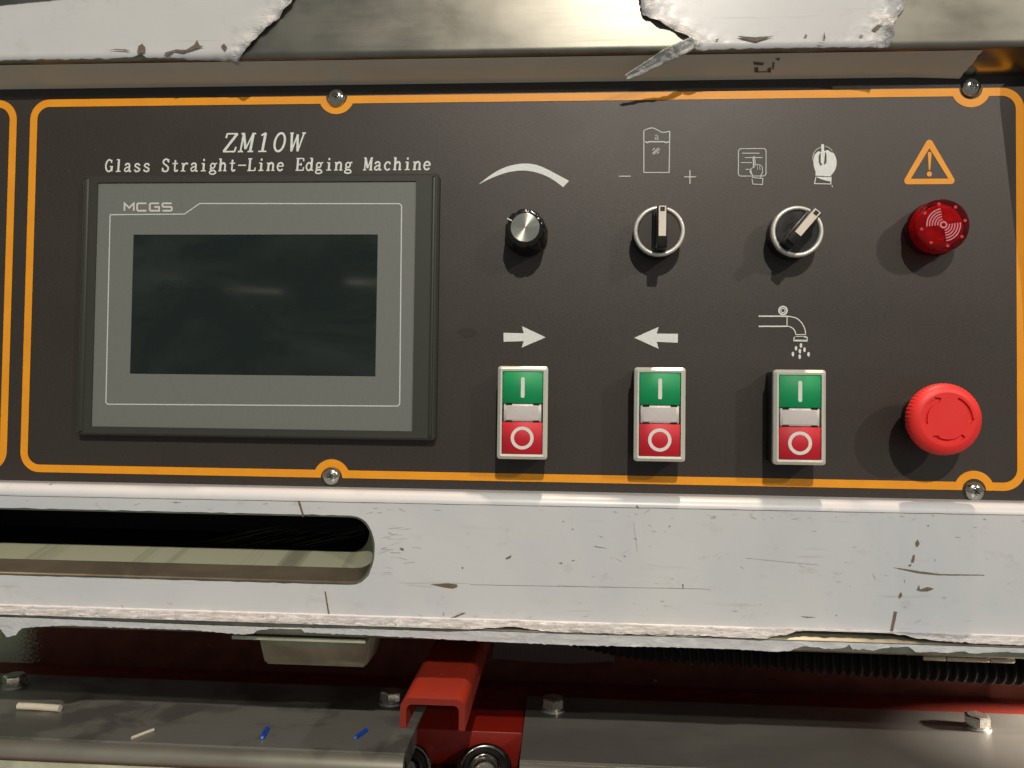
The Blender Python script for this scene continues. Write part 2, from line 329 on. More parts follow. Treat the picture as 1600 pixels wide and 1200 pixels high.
wv = m.N('ShaderNodeTexWave'); wv.inputs['Scale'].default_value = 260; m.L(m.coord(), wv.inputs[0]); m.base(m.mix(wv.outputs['Fac'], (0.12, 0.07, 0.06, 1), (0.26, 0.19, 0.17, 1))); M_['mesh'] = m.m
m = Mat('cavity_black', (0.006, 0.005, 0.005, 1), 0.7); m.base(m.mix(m.ramp(m.noise(60, 4, 0.6, (0.5, 1, 6), rot=(0, 0.35, 0)), [(0.55, 0.0), (0.8, 1.0)]), (0.004, 0.004, 0.004, 1), (0.014, 0.010, 0.009, 1))); M_['cavity'] = m.m

m = Mat('dark_smudge', (0.026, 0.022, 0.019, 1), 0.44, spec=0.5); m.base(m.mix(m.noise(900, 3, 0.7), (0.018, 0.0125, 0.010, 1), (0.046, 0.035, 0.028, 1))); M_['smudge'] = m.m
# ------------------------------------------------------------------ control panel
TL, TR, BR, BL = [P(*q) for q in ((52.5, 161.5), (1592, 143.5), (1597.5, 762), (38.5, 730.5))]
XL = (TL.x + BL.x) / 2; XR = (TR.x + BR.x) / 2; ZT = (TL.z + TR.z) / 2; ZB = (BL.z + BR.z) / 2
mm = 0.001
XA, XB = -0.47, 0.47
panel = empty('control_panel', (0, 0, ZB - 0.01), 'black brushed control panel with orange outline and white machine lettering', 'control panel')
Z_LIPB = (P(0, 141).z + P(1600, 119).z) / 2
Z_BEAMT = (P(0, 754).z + P(1600, 784).z) / 2
pl = MB(); pl.box(XA, XB, 0.0, 0.002, Z_BEAMT - 0.012, Z_LIPB + 0.012)
pl.build('overlay_plate', M_['overlay'], panel)
YP = -0.00018
W2 = 2.3 * mm      # half width of the orange line
screws = [P(525, 152, -0.0015), P(1519, 136, -0.0015), P(517, 744, -0.0015), P(1524, 768, -0.0015)]
def border_loops(x0, x1, z0, z1, top, bot, r_=10 * mm):
    outer = []; inner = []
    ro, ri = r_ + W2, r_ - W2
    R1, R2 = 6.5 * mm, 11.0 * mm
    zo = z1 + W2
    def notch(side):       # side +1 top (left to right from the right corner going left), -1 bottom
        pass
    # counterclockwise from top right corner
    outer += arc(x1 - r_, z1 - r_, ro, ro, 0, 90, 10); inner += arc(x1 - r_, z1 - r_, ri, ri, 0, 90, 10)
    for sx in sorted(top, reverse=True):
        outer += arc(sx, z1 + W2, R1, R1, 0, -180, 16)
        a = math.degrees(math.asin(2 * W2 / R2)); inner += arc(sx, z1 + W2, R2, R2, -a, -180 + a, 16)
    outer += arc(x0 + r_, z1 - r_, ro, ro, 90, 180, 10); inner += arc(x0 + r_, z1 - r_, ri, ri, 90, 180, 10)
    outer += arc(x0 + r_, z0 + r_, ro, ro, 180, 270, 10); inner += arc(x0 + r_, z0 + r_, ri, ri, 180, 270, 10)
    for sx in sorted(bot):
        outer += arc(sx, z0 - W2, R1, R1, 180, 0, 16)
        a = math.degrees(math.asin(2 * W2 / R2)); inner += arc(sx, z0 - W2, R2, R2, 180 - a, a, 16)
    outer += arc(x1 - r_, z0 + r_, ro, ro, 270, 360, 10); inner += arc(x1 - r_, z0 + r_, ri, ri, 270, 360, 10)
    return [outer, inner]
bo = MB().prism(border_loops(XL, XR, ZB, ZT, [screws[0].x, screws[1].x], [screws[2].x, screws[3].x]), YP, None)
bo.build('orange_border', M_['orange'], panel)
xr2 = (P(17.5, 300).x + P(8, 620).x) / 2
bo = MB().prism(border_loops(xr2 - 0.14, xr2, ZB, ZT, [], []), YP, None)
tag(bo.build('orange_border', M_['orange'], panel), 'neighbouring orange border at the left edge')

# --- lettering
def E_(cx, cy, rx, ry, a0=0, a1=360, n=14): return arc(cx, cy, rx, ry, a0, a1, n)
K, k = .125, .07
def sf(x0, x1, y): return ([(x0, y), (x1, y)], k)
GL = {
 'G': [(E_(.37, .5, .27, .47, 50, 320), .10), ([(.60, .06), (.60, .42)], K), sf(.44, .72, .42), ([(.56, .95), (.56, .72)], k)],
 'l': [([(.38, 0), (.38, 1.0)], K), sf(.2, .38, .97), sf(.18, .58, .035)],
 'a': [(smooth_pts([(.16, .48), (.22, .61), (.36, .65), (.49, .58), (.51, .42), (.51, .12), (.56, .03), (.68, .06)], 3), .10), (smooth_pts([(.5, .40), (.28, .34), (.14, .2), (.18, .06), (.32, .03), (.5, .16)], 3), .085)],
 's': [(smooth_pts([(.56, .48), (.5, .6), (.37, .64), (.22, .58), (.2, .45), (.37, .34), (.55, .24), (.55, .1), (.4, .02), (.24, .05), (.16, .18)], 3), .095)],
 'S': [(smooth_pts([(.58, .74), (.52, .92), (.38, .98), (.2, .9), (.16, .72), (.3, .57), (.48, .45), (.6, .28), (.55, .08), (.38, .0), (.2, .08), (.13, .28)], 3), .10), ([(.59, .98), (.59, .72)], k), ([(.13, .02), (.13, .3)], k)],
 't': [(smooth_pts([(.36, .9), (.36, .6), (.36, .16), (.43, .03), (.54, .04), (.6, .14)], 3), .105), sf(.14, .58, .63)],
 'r': [([(.27, 0), (.27, .65)], K), sf(.1, .27, .62), sf(.1, .46, .035), (smooth_pts([(.27, .42), (.36, .57), (.5, .64), (.64, .6)], 3), .10)],
 'i': [([(.38, 0), (.38, .65)], K), sf(.2, .38, .62), sf(.18, .58, .035), ([(.30, .9), (.44, .9)], .13)],
 'g': [(E_(.34, .43, .17, .19), .09), ([(.48, .58), (.66, .64)], .09), (E_(.36, -.09, .25, .14), .085), (smooth_pts([(.22, .28), (.16, .17), (.26, .09), (.44, .07), (.56, .02)], 3), .085)],
 'h': [([(.18, 0), (.18, 1.0)], K), sf(.04, .18, .97), (smooth_pts([(.18, .42), (.3, .59), (.44, .64), (.54, .54), (.56, .4), (.56, 0)], 3), .11), sf(.04, .32, .035), sf(.44, .7, .035)],
 'n': [([(.18, 0), (.18, .65)], K), sf(.04, .18, .62), (smooth_pts([(.18, .42), (.3, .59), (.44, .64), (.54, .54), (.56, .4), (.56, 0)], 3), .11), sf(.04, .32, .035), sf(.44, .7, .035)],
 '-': [([(.06, .46), (.70, .46)], .075)],
 'L': [([(.22, 0), (.22, 1)], K), sf(.06, .4, .97), sf(.06, .66, .035), ([(.66, .02), (.68, .28)], .08)],
 'e': [(E_(.37, .33, .23, .31, 5, 325), .10), sf(.14, .6, .36)],
 'E': [([(.2, 0), (.2, 1)], K), sf(.06, .64, .965), sf(.2, .48, .5), sf(.06, .66, .035), ([(.64, .97), (.66, .74)], .08), ([(.66, .02), (.69, .28)], .08), ([(.48, .62), (.48, .38)], k)],
 'd': [(E_(.33, .32, .2, .30), .095), ([(.54, 0), (.54, 1)], K), sf(.38, .54, .97), sf(.54, .7, .035)],
 'M': [([(.13, 0), (.13, 1)], .08), ([(.61, 0), (.61, 1)], .12), ([(.13, 1), (.36, .16)], .12), ([(.36, .16), (.61, 1)], .07), sf(.0, .25, .035), sf(.48, .75, .035), sf(.02, .16, .965), sf(.58, .74, .965)],
 'c': [(E_(.38, .33, .23, .31, 45, 320), .10), ([(.5, .52), (.6, .52)], .12)],
 'Z': [sf(.12, .64, .965), ([(.62, .97), (.10, .03)], .12), sf(.08, .64, .035), ([(.13, .98), (.11, .74)], .08), ([(.64, .02), (.67, .28)], .08)],
 '1': [([(.40, 0), (.40, 1)], .12), ([(.22, .86), (.40, .99)], .08), sf(.2, .6, .035)],
 '0': [(E_(.37, .5, .24, .47, 0, 360, 22), .10)],
 'W': [([(.08, 1), (.22, .02)], .11), ([(.22, .02), (.37, .9)], .07), ([(.37, .9), (.52, .02)], .11), ([(.52, .02), (.68, 1)], .07), sf(0, .18, .965), sf(.58, .76, .965)],
}
def text(mb, s, x0, z0, cell, cap, slant, zslope=0.0, Y=YP, fat=1.0, sx=1.0):
    for i, ch in enumerate(s):
        for pts, wd in GL.get(ch, []):
            q = [(x0 + i * cell + (p[0] * sx + slant * p[1]) * cap, z0 + p[1] * cap + zslope * i) for p in pts]
            closed = len(q) > 10 and (Vector(q[0]) - Vector(q[-1])).length < 1e-6
            if closed: q = q[:-1]
            mb.ribbon(q, wd * cap * fat, Y, closed)
a = P(346, 238); b_ = P(474, 237.5); t = MB(); cell = (b_.x - a.x) / 5; cap = a.z - P(346, 208).z; cap = -cap
text(t, 'ZM10W', a.x, (a.z + b_.z) / 2, cell, cap, 0.17, sx=cell / cap / 0.80, fat=1.12)
t.build('model_lettering', M_['print'], panel)
a = P(163, 268.5); b_ = P(675, 266); t = MB(); cell = (b_.x - a.x) / 34; cap = P(163, 249.0).z - a.z
text(t, 'Glass Straight-Line Edging Machine', a.x, (a.z + b_.z) / 2, cell, cap, 0.06, sx=cell / cap / 0.78, fat=1.3)
t.build('title_lettering', M_['print'], panel)
LTXT = {'M': [[(0, 0), (0, 1), (.5, .4), (1, 1), (1, 0)]], 'C': [[(1, 1), (.12, 1), (0, .88), (0, .12), (.12, 0), (1, 0)]],
        'G': [[(1, 1), (.12, 1), (0, .88), (0, .12), (.12, 0), (1, 0), (1, .52), (.5, .52)]],
        'S': [[(1, 1), (.1, 1), (0, .9), (0, .6), (.1, .52), (.9, .52), (1, .44), (1, .1), (.9, 0), (0, 0)]]}

# --- symbols (flat print)
def pts(l, Y=YP): return [S2(x, y, Y) for x, y in l]
MP = MPP(1000, 400)
def poly(l): return MB().prism([pts(l)], YP, None)
def stroke(mb, l, wpx, closed=False, Y=YP): return mb.ribbon(pts(l, Y), [wpx * MP] * len(l), Y, closed)
# tapering speed arc
up = smooth_pts([(749, 287), (766, 274), (784, 263.5), (803, 257.5), (822, 255.5), (841, 258.5), (858, 266), (874, 274.5), (889, 282.5)], 4)
lo = smooth_pts([(880, 292.5), (866, 282), (850, 273.5), (832, 268), (815, 266.5), (797, 268.5), (780, 273.5), (764, 280), (749, 287.6)], 4)
poly([tuple(p) for p in up] + [tuple(p) for p in lo]).build('speed_symbol', M_['print'], panel)
t = MB()
stroke(t, [(1006, 204), (1006, 269.5), (1045.5, 269.5), (1046.5, 205)], 1.5)
stroke(t, [tuple(p) for p in smooth_pts([(1006, 204), (1013, 201), (1020, 200), (1027, 203), (1034, 206.5), (1040, 206.5), (1046.5, 205)], 4)], 1.5)
stroke(t, [(1008, 221.5), (1012, 223), (1014, 221.5), (1038, 221.5), (1040, 223), (1045, 221.5)], 2.2)
stroke(t, [(1019.5, 240), (1029, 231)], 1.5); stroke(t, [(1021, 241.5), (1031, 232.5)], 1.3); stroke(t, [(1019.5, 235), (1023, 231.5)], 1.3); stroke(t, [(1026.5, 240.5), (1030, 237)], 1.3)
stroke(t, [(1023.5, 212.5), (1025, 211), (1027, 211.2), (1028, 213), (1028, 217.5), (1029.5, 218.2)], .9); stroke(t, [(1028, 214), (1024.5, 214.8), (1023.2, 216.6), (1024.5, 218.2), (1028, 217)], .9)
t.build('glass_sheet_symbol', M_['thinprint'], panel)
stroke(MB(), [(967, 275.3), (985.5, 275.3)], 1.6).build('minus_symbol', M_['thinprint'], panel)
t = stroke(MB(), [(1069, 276.3), (1087.5, 276.3)], 1.6); stroke(t, [(1078, 266), (1078, 275.4)], 1.6); stroke(t, [(1078, 277.2), (1078, 287)], 1.6)
t.build('plus_symbol', M_['thinprint'], panel)
# hand on keypad
z5 = lambda x, y: (1100 + x / 3.2, 180 + y / 3.2)
t = MB()
t.ribbon([(p[0], p[1]) for p in rrect(S2(*z5(172, 170))[0], S2(*z5(310, 170))[0], S2(*z5(172, 305))[1], S2(*z5(172, 168))[1], 14 / 3.2 * MP)], 1.3 * MP, YP, True)
for l in ([(190, 190), (278, 190)], [(205, 212), (292, 212)], [(184, 237), (240, 237)], [(208, 271), (228, 271)]):
    stroke(t, [z5(*q) for q in l], 1.3)
M2 = YP * 2
for l, wd in (([(246, 208), (246, 262), (234, 268), (230, 286), (244, 300), (244, 312)], 1.2), ([(246, 208), (253, 208), (257, 250), (270, 246), (280, 250), (291, 258), (293, 284), (284, 302), (284, 312)], 1.2),
          ([(266, 250), (268, 272)], 1.0), ([(278, 252), (280, 274)], 1.0), ([(240, 318), (244, 344), (292, 347), (294, 316), (240, 312)], 1.3), ([(232, 272), (238, 296)], 2.4), ([(246, 212), (250, 262)], 2.2)):
    stroke(t, [z5(*q) for q in l], wd, Y=M2)
t.build('keypad_hand_symbol', M_['thinprint'], panel)
# raised hand
hand = smooth_pts([(586, 146), (600, 147), (601, 178), (618, 174), (632, 184), (648, 190), (660, 214), (663, 244), (654, 276), (636, 300), (634, 306)], 3)
hand2 = smooth_pts([(556, 302), (558, 284), (548, 250), (550, 208), (560, 190), (574, 180), (586, 184), (586, 146)], 3)
t = MB().prism([pts([z5(*p) for p in hand] + [z5(*p) for p in hand2])], YP, None)
t.prism([pts([z5(*p) for p in ((560, 307), (634, 310), (634, 332), (606, 326), (580, 318))])], YP, None)
stroke(t, [z5(*q) for q in ((560, 308), (552, 342), (634, 344), (636, 308))], 1.3, Y=M2)
stroke(t, [z5(600 + 56 * math.cos(a_), 212 + 54 * math.sin(a_)) for a_ in [math.radians(x) for x in range(150, 268, 12)]], 0.8)
stroke(t, [z5(600 + 50 * math.cos(a_), 208 + 52 * math.sin(a_)) for a_ in [math.radians(x) for x in range(278, 330, 12)]], 0.7)
stroke(t, [z5(*q) for q in ((639, 350), (643, 360))], 1.0)
t.build('hand_symbol', M_['print'], panel)
t = MB(); t.prism([pts([z5(*p) for p in ((583, 190), (583, 238), (592, 246), (583, 252), (574, 236), (573, 208), (578, 192))])], M2, None)
t.prism([pts([z5(*p) for p in ((606, 182), (612, 196), (612, 236), (602, 248), (600, 240))])], M2, None)
t.build('hand_symbol_gap', M_['overlay'], panel)
# warning triangle
def tri_round(c, r_):
    out = []
    for i in range(3):
        p0, p1, p2 = Vector(c[i - 1]), Vector(c[i]), Vector(c[(i + 1) % 3]); d1 = (p0 - p1).normalized(); d2 = (p2 - p1).normalized()
        bi = (d1 + d2).normalized(); h = math.acos(max(-1, min(1, d1.dot(bi)))); ce = p1 + bi * (r_ / math.sin(h))
        a1 = p1 + d1 * (r_ / math.tan(h)) - ce; a2 = p1 + d2 * (r_ / math.tan(h)) - ce
        for q in range(7): out.append(tuple(ce + (a1.lerp(a2, q / 6)).normalized() * r_))
    return out
to = [z5(1127, 105), z5(988, 346), z5(1266, 344)]
ti = [z5(1127, 164), z5(1034, 318), z5(1222, 317)]
t = MB().prism([pts(tri_round(to, 5.5)), pts(tri_round(ti, .6))], YP, None)
t.prism([pts([z5(*p) for p in ((1119, 190), (1122, 184), (1134, 184), (1138, 190), (1131, 274), (1124, 274))])], YP, None)
t.prism([pts([z5(1127 + 13 * math.cos(a_ * PI / 8), 294 + 13 * math.sin(a_ * PI / 8)) for a_ in range(16)])], YP, None)
t.build('warning_symbol', M_['orange'], panel)
z6 = lambda x, y: (740 + x / 4, 460 + y / 4)
poly([z6(*p) for p in ((187, 240), (314, 243), (303, 199), (451, 268), (300, 333), (313, 292), (188, 296))]).build('right_arrow_symbol', M_['print'], panel)
poly([z6(*p) for p in ((1277, 246), (1144, 245), (1157, 203), (1004, 271), (1157, 340), (1144, 296), (1276, 302))]).build('left_arrow_symbol', M_['print'], panel)
z7 = lambda x, y: (1140 + x / 3.478, 440 + y / 3.478)
t = MB()
for l, wd in (([(158, 188), (312, 188)], 2.1), ([(158, 243), (312, 243)], 2.1), ([(312, 186), (312, 245)], 1.3)): stroke(t, [z7(*q) for q in l], wd)
stroke(t, [z7(*q) for q in [(314, 188)] + [(p.x, p.y) for p in smooth_pts([(330, 190), (365, 200), (392, 225), (408, 256), (413, 284)], 4)]], 1.5)
stroke(t, [z7(*q) for q in [(314, 243)] + [(p.x, p.y) for p in smooth_pts([(325, 244), (345, 256), (356, 272), (359, 286)], 4)]], 1.5)
stroke(t, [z7(357, 288), z7(416, 288)], 1.2); stroke(t, [z7(357, 298), z7(416, 298)], 1.0); stroke(t, [z7(*q) for q in ((352, 300), (348, 322), (420, 324), (422, 303), (404, 301))], 1.4); stroke(t, [z7(354, 318), z7(418, 318)], 1.2)
stroke(t, [z7(278, 178), z7(302, 178)], 2.0)
for rr in (22, 12): stroke(t, [z7(290 + rr * math.cos(a_ * PI / 10), 157 + rr * math.sin(a_ * PI / 10)) for a_ in range(20)], 2.2 if rr > 15 else 1.5, True)
for x, y in ((388, 347), (361, 362), (407, 370), (382, 378), (344, 394), (429, 395), (381, 408)):
    t.prism([pts([z7(x + 7 * math.cos(a_ * PI / 6) + 0 * y, y + 13 * math.sin(a_ * PI / 6)) for a_ in range(12)])], YP, None)
t.build('water_tap_symbol', M_['print'], panel)
# residue marks on the overlay
MB().prism([pts([(p.x, p.y) for p in smooth_pts([(713, 519), (722, 513), (738, 513), (746, 520), (736, 527), (720, 525)], 3)])], YP * .6, None).build('smudge', M_['smudge'], panel)

# ------------------------------------------------------------------ screws in the panel
scr_lab = ['domed steel screw in the top orange border above the machine title', 'domed steel screw in the top orange border near the right corner',
           'domed steel screw in the bottom orange border below the touch screen', 'domed steel screw in the bottom orange border below the red mushroom button']
for i, s_ in enumerate(screws):
    e = empty('panel_screw', (s_.x, 0, s_.z), scr_lab[i], 'screw', 'domed screws holding the control panel')
    r0 = 5.3 * mm
    h_ = MB().lathe([(r0, 0), (r0, .0006)] + [(r0 * math.cos(a_), .0006 + .0028 * math.sin(a_)) for a_ in [x * PI / 20 for x in range(1, 9)]] + [(1.9 * mm, .00325), (1.7 * mm, .0026)], 32, cap=True)
    h_.build('screw_head', M_['screw'], e, False)
    t = MB(); an = [.3, .2, 1.0, .7][i]
    for q in (0, 1):
        t2 = MB().box(-1.6 * mm, 1.6 * mm, -.00275, -.0024, -.28 * mm, .28 * mm).xf(Matrix.Rotation(an + q * PI / 2, 4, 'Y')); t.add(t2.v, t2.f)
    t.build('cross_recess', M_['black'], e, False)

# ------------------------------------------------------------------ touch screen
hH = .0065
o4 = [P(*q, -hH) for q in ((131, 276), (681, 275), (679, 684), (119, 677))]
hx0, hx1 = (o4[0].x + o4[3].x) / 2, (o4[1].x + o4[2].x) / 2; hz1, hz0 = (o4[0].z + o4[1].z) / 2, (o4[2].z + o4[3].z) / 2
i4 = [P(*q, -hH) for q in ((151, 284.5), (649, 283.5), (645, 673), (144, 667))]
ix0, ix1 = (i4[0].x + i4[3].x) / 2, (i4[1].x + i4[2].x) / 2; iz1, iz0 = (i4[0].z + i4[1].z) / 2, (i4[2].z + i4[3].z) / 2
s4 = [P(*q, -hH) for q in ((207, 366), (589, 366), (587, 587), (202, 585))]
sx0, sx1 = (s4[0].x + s4[3].x) / 2, (s4[1].x + s4[2].x) / 2; sz1, sz0 = (s4[0].z + s4[1].z) / 2, (s4[2].z + s4[3].z) / 2
ts = empty('touch_screen', ((hx0 + hx1) / 2, 0, hz0), 'grey framed operator touch screen, switched off, below the machine title', 'touch screen')
fr = MB()
xs = [hx0, hx1]; bw = .0035
fo = rrect(hx0, hx1, hz0, hz1, .0012, 3); fo2 = rrect(hx0 - .0012, hx1 + .0012, hz0 - .0012, hz1 + .0012, .002, 3)
n = len(fo)
fr.add([(p[0], -hH * .8, p[1]) for p in fo2] + [(p[0], -hH, p[1]) for p in fo], [(i, (i + 1) % n, (i + 1) % n + n, i + n) for i in range(n)], True)
fr.add([(p[0], 0, p[1]) for p in fo2] + [(p[0], -hH * .8, p[1]) for p in fo2], [(i, (i + 1) % n, (i + 1) % n + n, i + n) for i in range(n)])
# front frame with raised side rails
fr.prism([fo, list(reversed(rrect(ix0, ix1, iz0, iz1, .0004, 2)))], -hH, -hH + .0012)
fr.build('frame', M_['frame'], ts)
for xa, xb in ((hx0 + .0005, hx0 + .0038), (hx1 - .0030, hx1 - .0008)):
    MB().box(xa, xb, -hH - .0006, -hH + .0002, hz0 + .0006, hz1 - .0006, .0009, 3).build('side_rail', M_['frame'], ts)
fa = MB().prism([rrect(ix0 - .001, ix1 + .001, iz0 - .001, iz1 + .001, .0004, 2), list(reversed(rrect(sx0, sx1, sz0, sz1, .0002, 2)))], -hH + .0008, -hH + .0018).build('face', M_['face'], ts)
MB().box(sx0 - .002, sx1 + .002, -hH + .0012, -hH + .0030, sz0 - .002, sz1 + .002).build('display', M_['glass'], ts)
YF = -hH + .0008 - .00015
t = MB()
ol = [(172.5, 335.5), (288, 334.5), (312, 318), (624, 318.3), (627.5, 321.5), (624.5, 631), (621.5, 634.5), (168, 631.5), (165.5, 628.5), (172, 338.5)]
t.ribbon([S2(x, y, YF) for x, y in ol], 1.7 * MPP(400, 450), YF, True)
t.build('outline_print', M_['line'], ts)
t = MB(); x_ = 194.5
for ch, wd in (('M', 14.5), ('C', 14.5), ('G', 14.5), ('S', 14.5)):
    for l in LTXT[ch]: t.ribbon([S2(x_ + p[0] * wd, 329.3 - p[1] * 11.5, YF) for p in l], 2.7 * MPP(230, 320), YF)
    x_ += 19.8
t.build('maker_lettering', M_['line'], ts)

# ------------------------------------------------------------------ speed knob
mpc = MPP(1000, 400, .015)
p_ = P(820.5, 355.5, -.0205); kn = empty('speed_knob', (p_.x, 0, p_.z), 'fluted glossy black rotary knob with spun metal cap below the tapering arc', 'knob')
fl = lambda a_, h: 1 - .075 * (max(0, math.cos(9 * a_)) ** 3) * (1 if h > .003 else .5)
kb = MB().lathe([(12.6 * mm, .0005), (12.6 * mm, .003), (12.0 * mm, .005), (11.3 * mm, .0180), (10.6 * mm, .0199), (9.6 * mm, .0203), (8.5 * mm, .0203)], 108, flute=fl)
kb.build('knob_body', M_['gloss'], kn, False)
MB().lathe([(8.2 * mm, .0200), (8.2 * mm, .0208), (7.9 * mm, .0210)], 64).build('metal_cap', M_['spun'], kn, False)
t = MB().box(8.6 * mm, 11.4 * mm, -.0208, -.0195, -.35 * mm, .35 * mm).xf(Matrix.Rotation(-math.radians(153), 4, 'Y')); t.build('pointer_mark', M_['mark'], kn, False)
MB().lathe([(4 * mm, 0), (4 * mm, .002)], 16).build('shaft', M_['black'], kn, False)

# ------------------------------------------------------------------ selector switches
def selector(px, py, ang, label, inner):
    h = .01350; p = P(px, py, -h)
    e = empty('selector_switch', (p.x, 0, p.z), label, 'rotary switch', 'selector switches with silver rings')
    R = 14.4 * mm
    MB().lathe([(R * .97, 0), (R * .97, .01050)], 64, cap=False).build('collar', M_['black'], e, False)
    MB().lathe([(R * .97, .00950), (R, .01050), (R, .01250), (R - .4 * mm, .01340), (R - 1.2 * mm, .01380), (R - 2.0 * mm, .01340), (R - 2.4 * mm, .01250), (R - 2.4 * mm, .01000)], 64, cap=False).build('ring', M_['silver'], e, False)
    ro = Matrix.Rotation(ang, 4, 'Y')
    MB().lathe([(R - 2.4 * mm, .01150), (R - 2.7 * mm, .01220)], 64).build('dial', inner, e, False)
    hb = MB().box(-3.9 * mm, 3.9 * mm, -.0165, -.0115, -11.6 * mm, 11.6 * mm, .0006, 2).xf(ro).build('handle', M_['black'], e, False)
    t = MB().box(-2.8 * mm, 2.8 * mm, -.0255, -.0160, -11.4 * mm, 11.4 * mm, .0006, 2).xf(ro); t.build('handle_grip', M_['black'], e, False)
    t = MB().box(-2.0 * mm, 2.0 * mm, -.0259, -.0253, -5.6 * mm, 11.0 * mm).xf(ro); t.build('pointer_insert', M_['cream'], e, False)
    t = MB().box(-1.2 * mm, 1.2 * mm, -.02615, -.0257, 8.1 * mm, 10.4 * mm).xf(ro); t.build('pointer_window', M_['black'], e, False)
selector(1030.5, 360.5, 0.0, 'selector switch with pale pointer straight up, below the glass sheet symbol', M_['brownblack'])
selector(1246.5, 361, math.radians(40), 'selector switch with pale pointer turned right, below the two hand symbols', M_['black'])

# ------------------------------------------------------------------ red buzzer beacon
h = .0165; p = P(1473.5, 351.5, -h)
e = empty('buzzer_beacon', (p.x, 0, p.z), 'translucent red alarm beacon with printed sound waves below the orange warning triangle', 'alarm beacon')
R = 14.7 * mm
MB().lathe([(R * .92, 0), (R * .92, .005)], 48, cap=False).build('base_ring', M_['black'], e, False)
MB().lathe([(R * .80, .0045), (R * .80, .0125), (R * .5, .013)], 48).build('inner_body', M_['redin'], e, False)
MB().lathe([(R * 1.00, .0045), (R * 1.035, .0052), (R * 1.035, .0064), (R * 1.0, .0070), (R * .99, .0155), (R * .96, .0164), (R * .90, .0167)], 64).build('red_cap', M_['redlens'], e, False)
t = MB()
for i in range(8):
    a_ = i * PI / 4 + .2; t.lathe([(.9 * mm, .01675), (.9 * mm, .0169)], 10, (R * .8 * math.cos(a_), 0, R * .8 * math.sin(a_)))
t.build('sound_holes', M_['redin'], e, False)
t = MB()
t.ribbon(arc(0, 0, 1.6 * mm, 1.6 * mm, 0, 345, 15), .8 * mm, -.0171, True)
for q in range(5):
    rr = (3.1 + q * 1.45) * mm
    t.ribbon(arc(0, 0, rr, rr, 100, 186, 12), .62 * mm, -.0171); t.ribbon(arc(0, 0, rr, rr, -80, 8, 12), .62 * mm, -.0171)
t.build('sound_wave_print', M_['pink'], e, False)

# ------------------------------------------------------------------ twin push buttons
def twin(px, py, label):
    h = .019; p = P(px, py, -h)
    e = empty('twin_push_button', (p.x, 0, p.z), label, 'push button', 'green and red twin push buttons')
    w_, h_ = 28.2 * mm, 52.2 * mm; X, Z = w_ / 2, h_ / 2
    MB().box(-X + .0006, X - .0006, -.0165, 0, -Z + .0006, Z - .0006, .001, 2).build('body', M_['black'], e, False)
    bz = MB(); fo_ = rrect(-X + .0016, X - .0016, -Z + .0016, Z - .0016, .0008, 3); fb = rrect(-X, X, -Z, Z, .0016, 3); fi = rrect(-X + .0026, X - .0026, -Z + .0028, Z - .0028, .0004, 3)
    n = len(fo_)
    def band(a, ya, c, yc, sm=False): bz.add([(q[0], ya, q[1]) for q in a] + [(q[0], yc, q[1]) for q in c], [(i, (i + 1) % n, (i + 1) % n + n, i + n) for i in range(n)], sm)
    band(fb, -.0145, fb, -.0175); band(fb, -.0175, fo_, -.019); band(fo_, -.019, fi, -.0188); band(fi, -.0188, fi, -.0155)
    bz.build('bezel', M_['bezel'], e, False)
    zi0, zi1 = -Z + .003, Z - .003; xi = X - .0029; H = zi1 - zi0
    zg = zi1 - H * .388; zr = zi0 + H * .385
    g_ = MB().box(-xi, xi, -.0186, -.0150, zg, zi1, .0003, 1).build('green_button', M_['green'], e, False)
    r_ = MB().box(-xi, xi, -.0186, -.0150, zi0, zr, .0003, 1).build('red_button', M_['red'], e, False)
    zl = (zg + zr) / 2
    le = MB().box(-xi + .0006, xi - .0006, -.0183, -.0150, zr + .0003, zg - .0003, .0003, 1)
    for q in range(9):
        zz = zr + .0018 + (zg - zr - .0036) * q / 8
        le.box(-xi + .0022, xi - .0022, -.01838, -.0182, zz - .0004, zz + .0004)
    l_ = le.build('lens', M_['lens'], e, False)
    for sx in (-1, 1):
        for sz in (-1, 1):
            zc = zl + sz * (zg - zr) * .5 * .88
            MB().box(sx * (xi - .0035) - .0018, sx * (xi - .0035) + .0018, -.0186, -.0178, zc - .00035, zc + .00035).build('lens_clip', M_['black'], e, False)
    t = MB().prism([rrect(-.00105, .00105, (zg + zi1) / 2 - .0058, (zg + zi1) / 2 + .0058, .0009, 4)], -.01875, -.0185); o = t.build('bar_mark', M_['mark'], g_, False)
    zc = (zr + zi0) / 2; t = MB().prism([arc(0, zc, .0064, .0064, 0, 352, 44), arc(0, zc, .0046, .0046, 0, 352, 44)], -.01875, -.0185); t.build('circle_mark', M_['mark'], r_, False)
    MB().box(-xi - .0002, xi + .0002, -.0152, -.0140, zi0 - .0002, zi1 + .0002).build('button_well', M_['black'], e, False)
twin(816.3, 644.8, 'green and red push button pair below the arrow pointing right')
twin(1031.3, 647.5, 'green and red push button pair below the arrow pointing left')
twin(1250.5, 652, 'green and red push button pair below the water tap symbol')

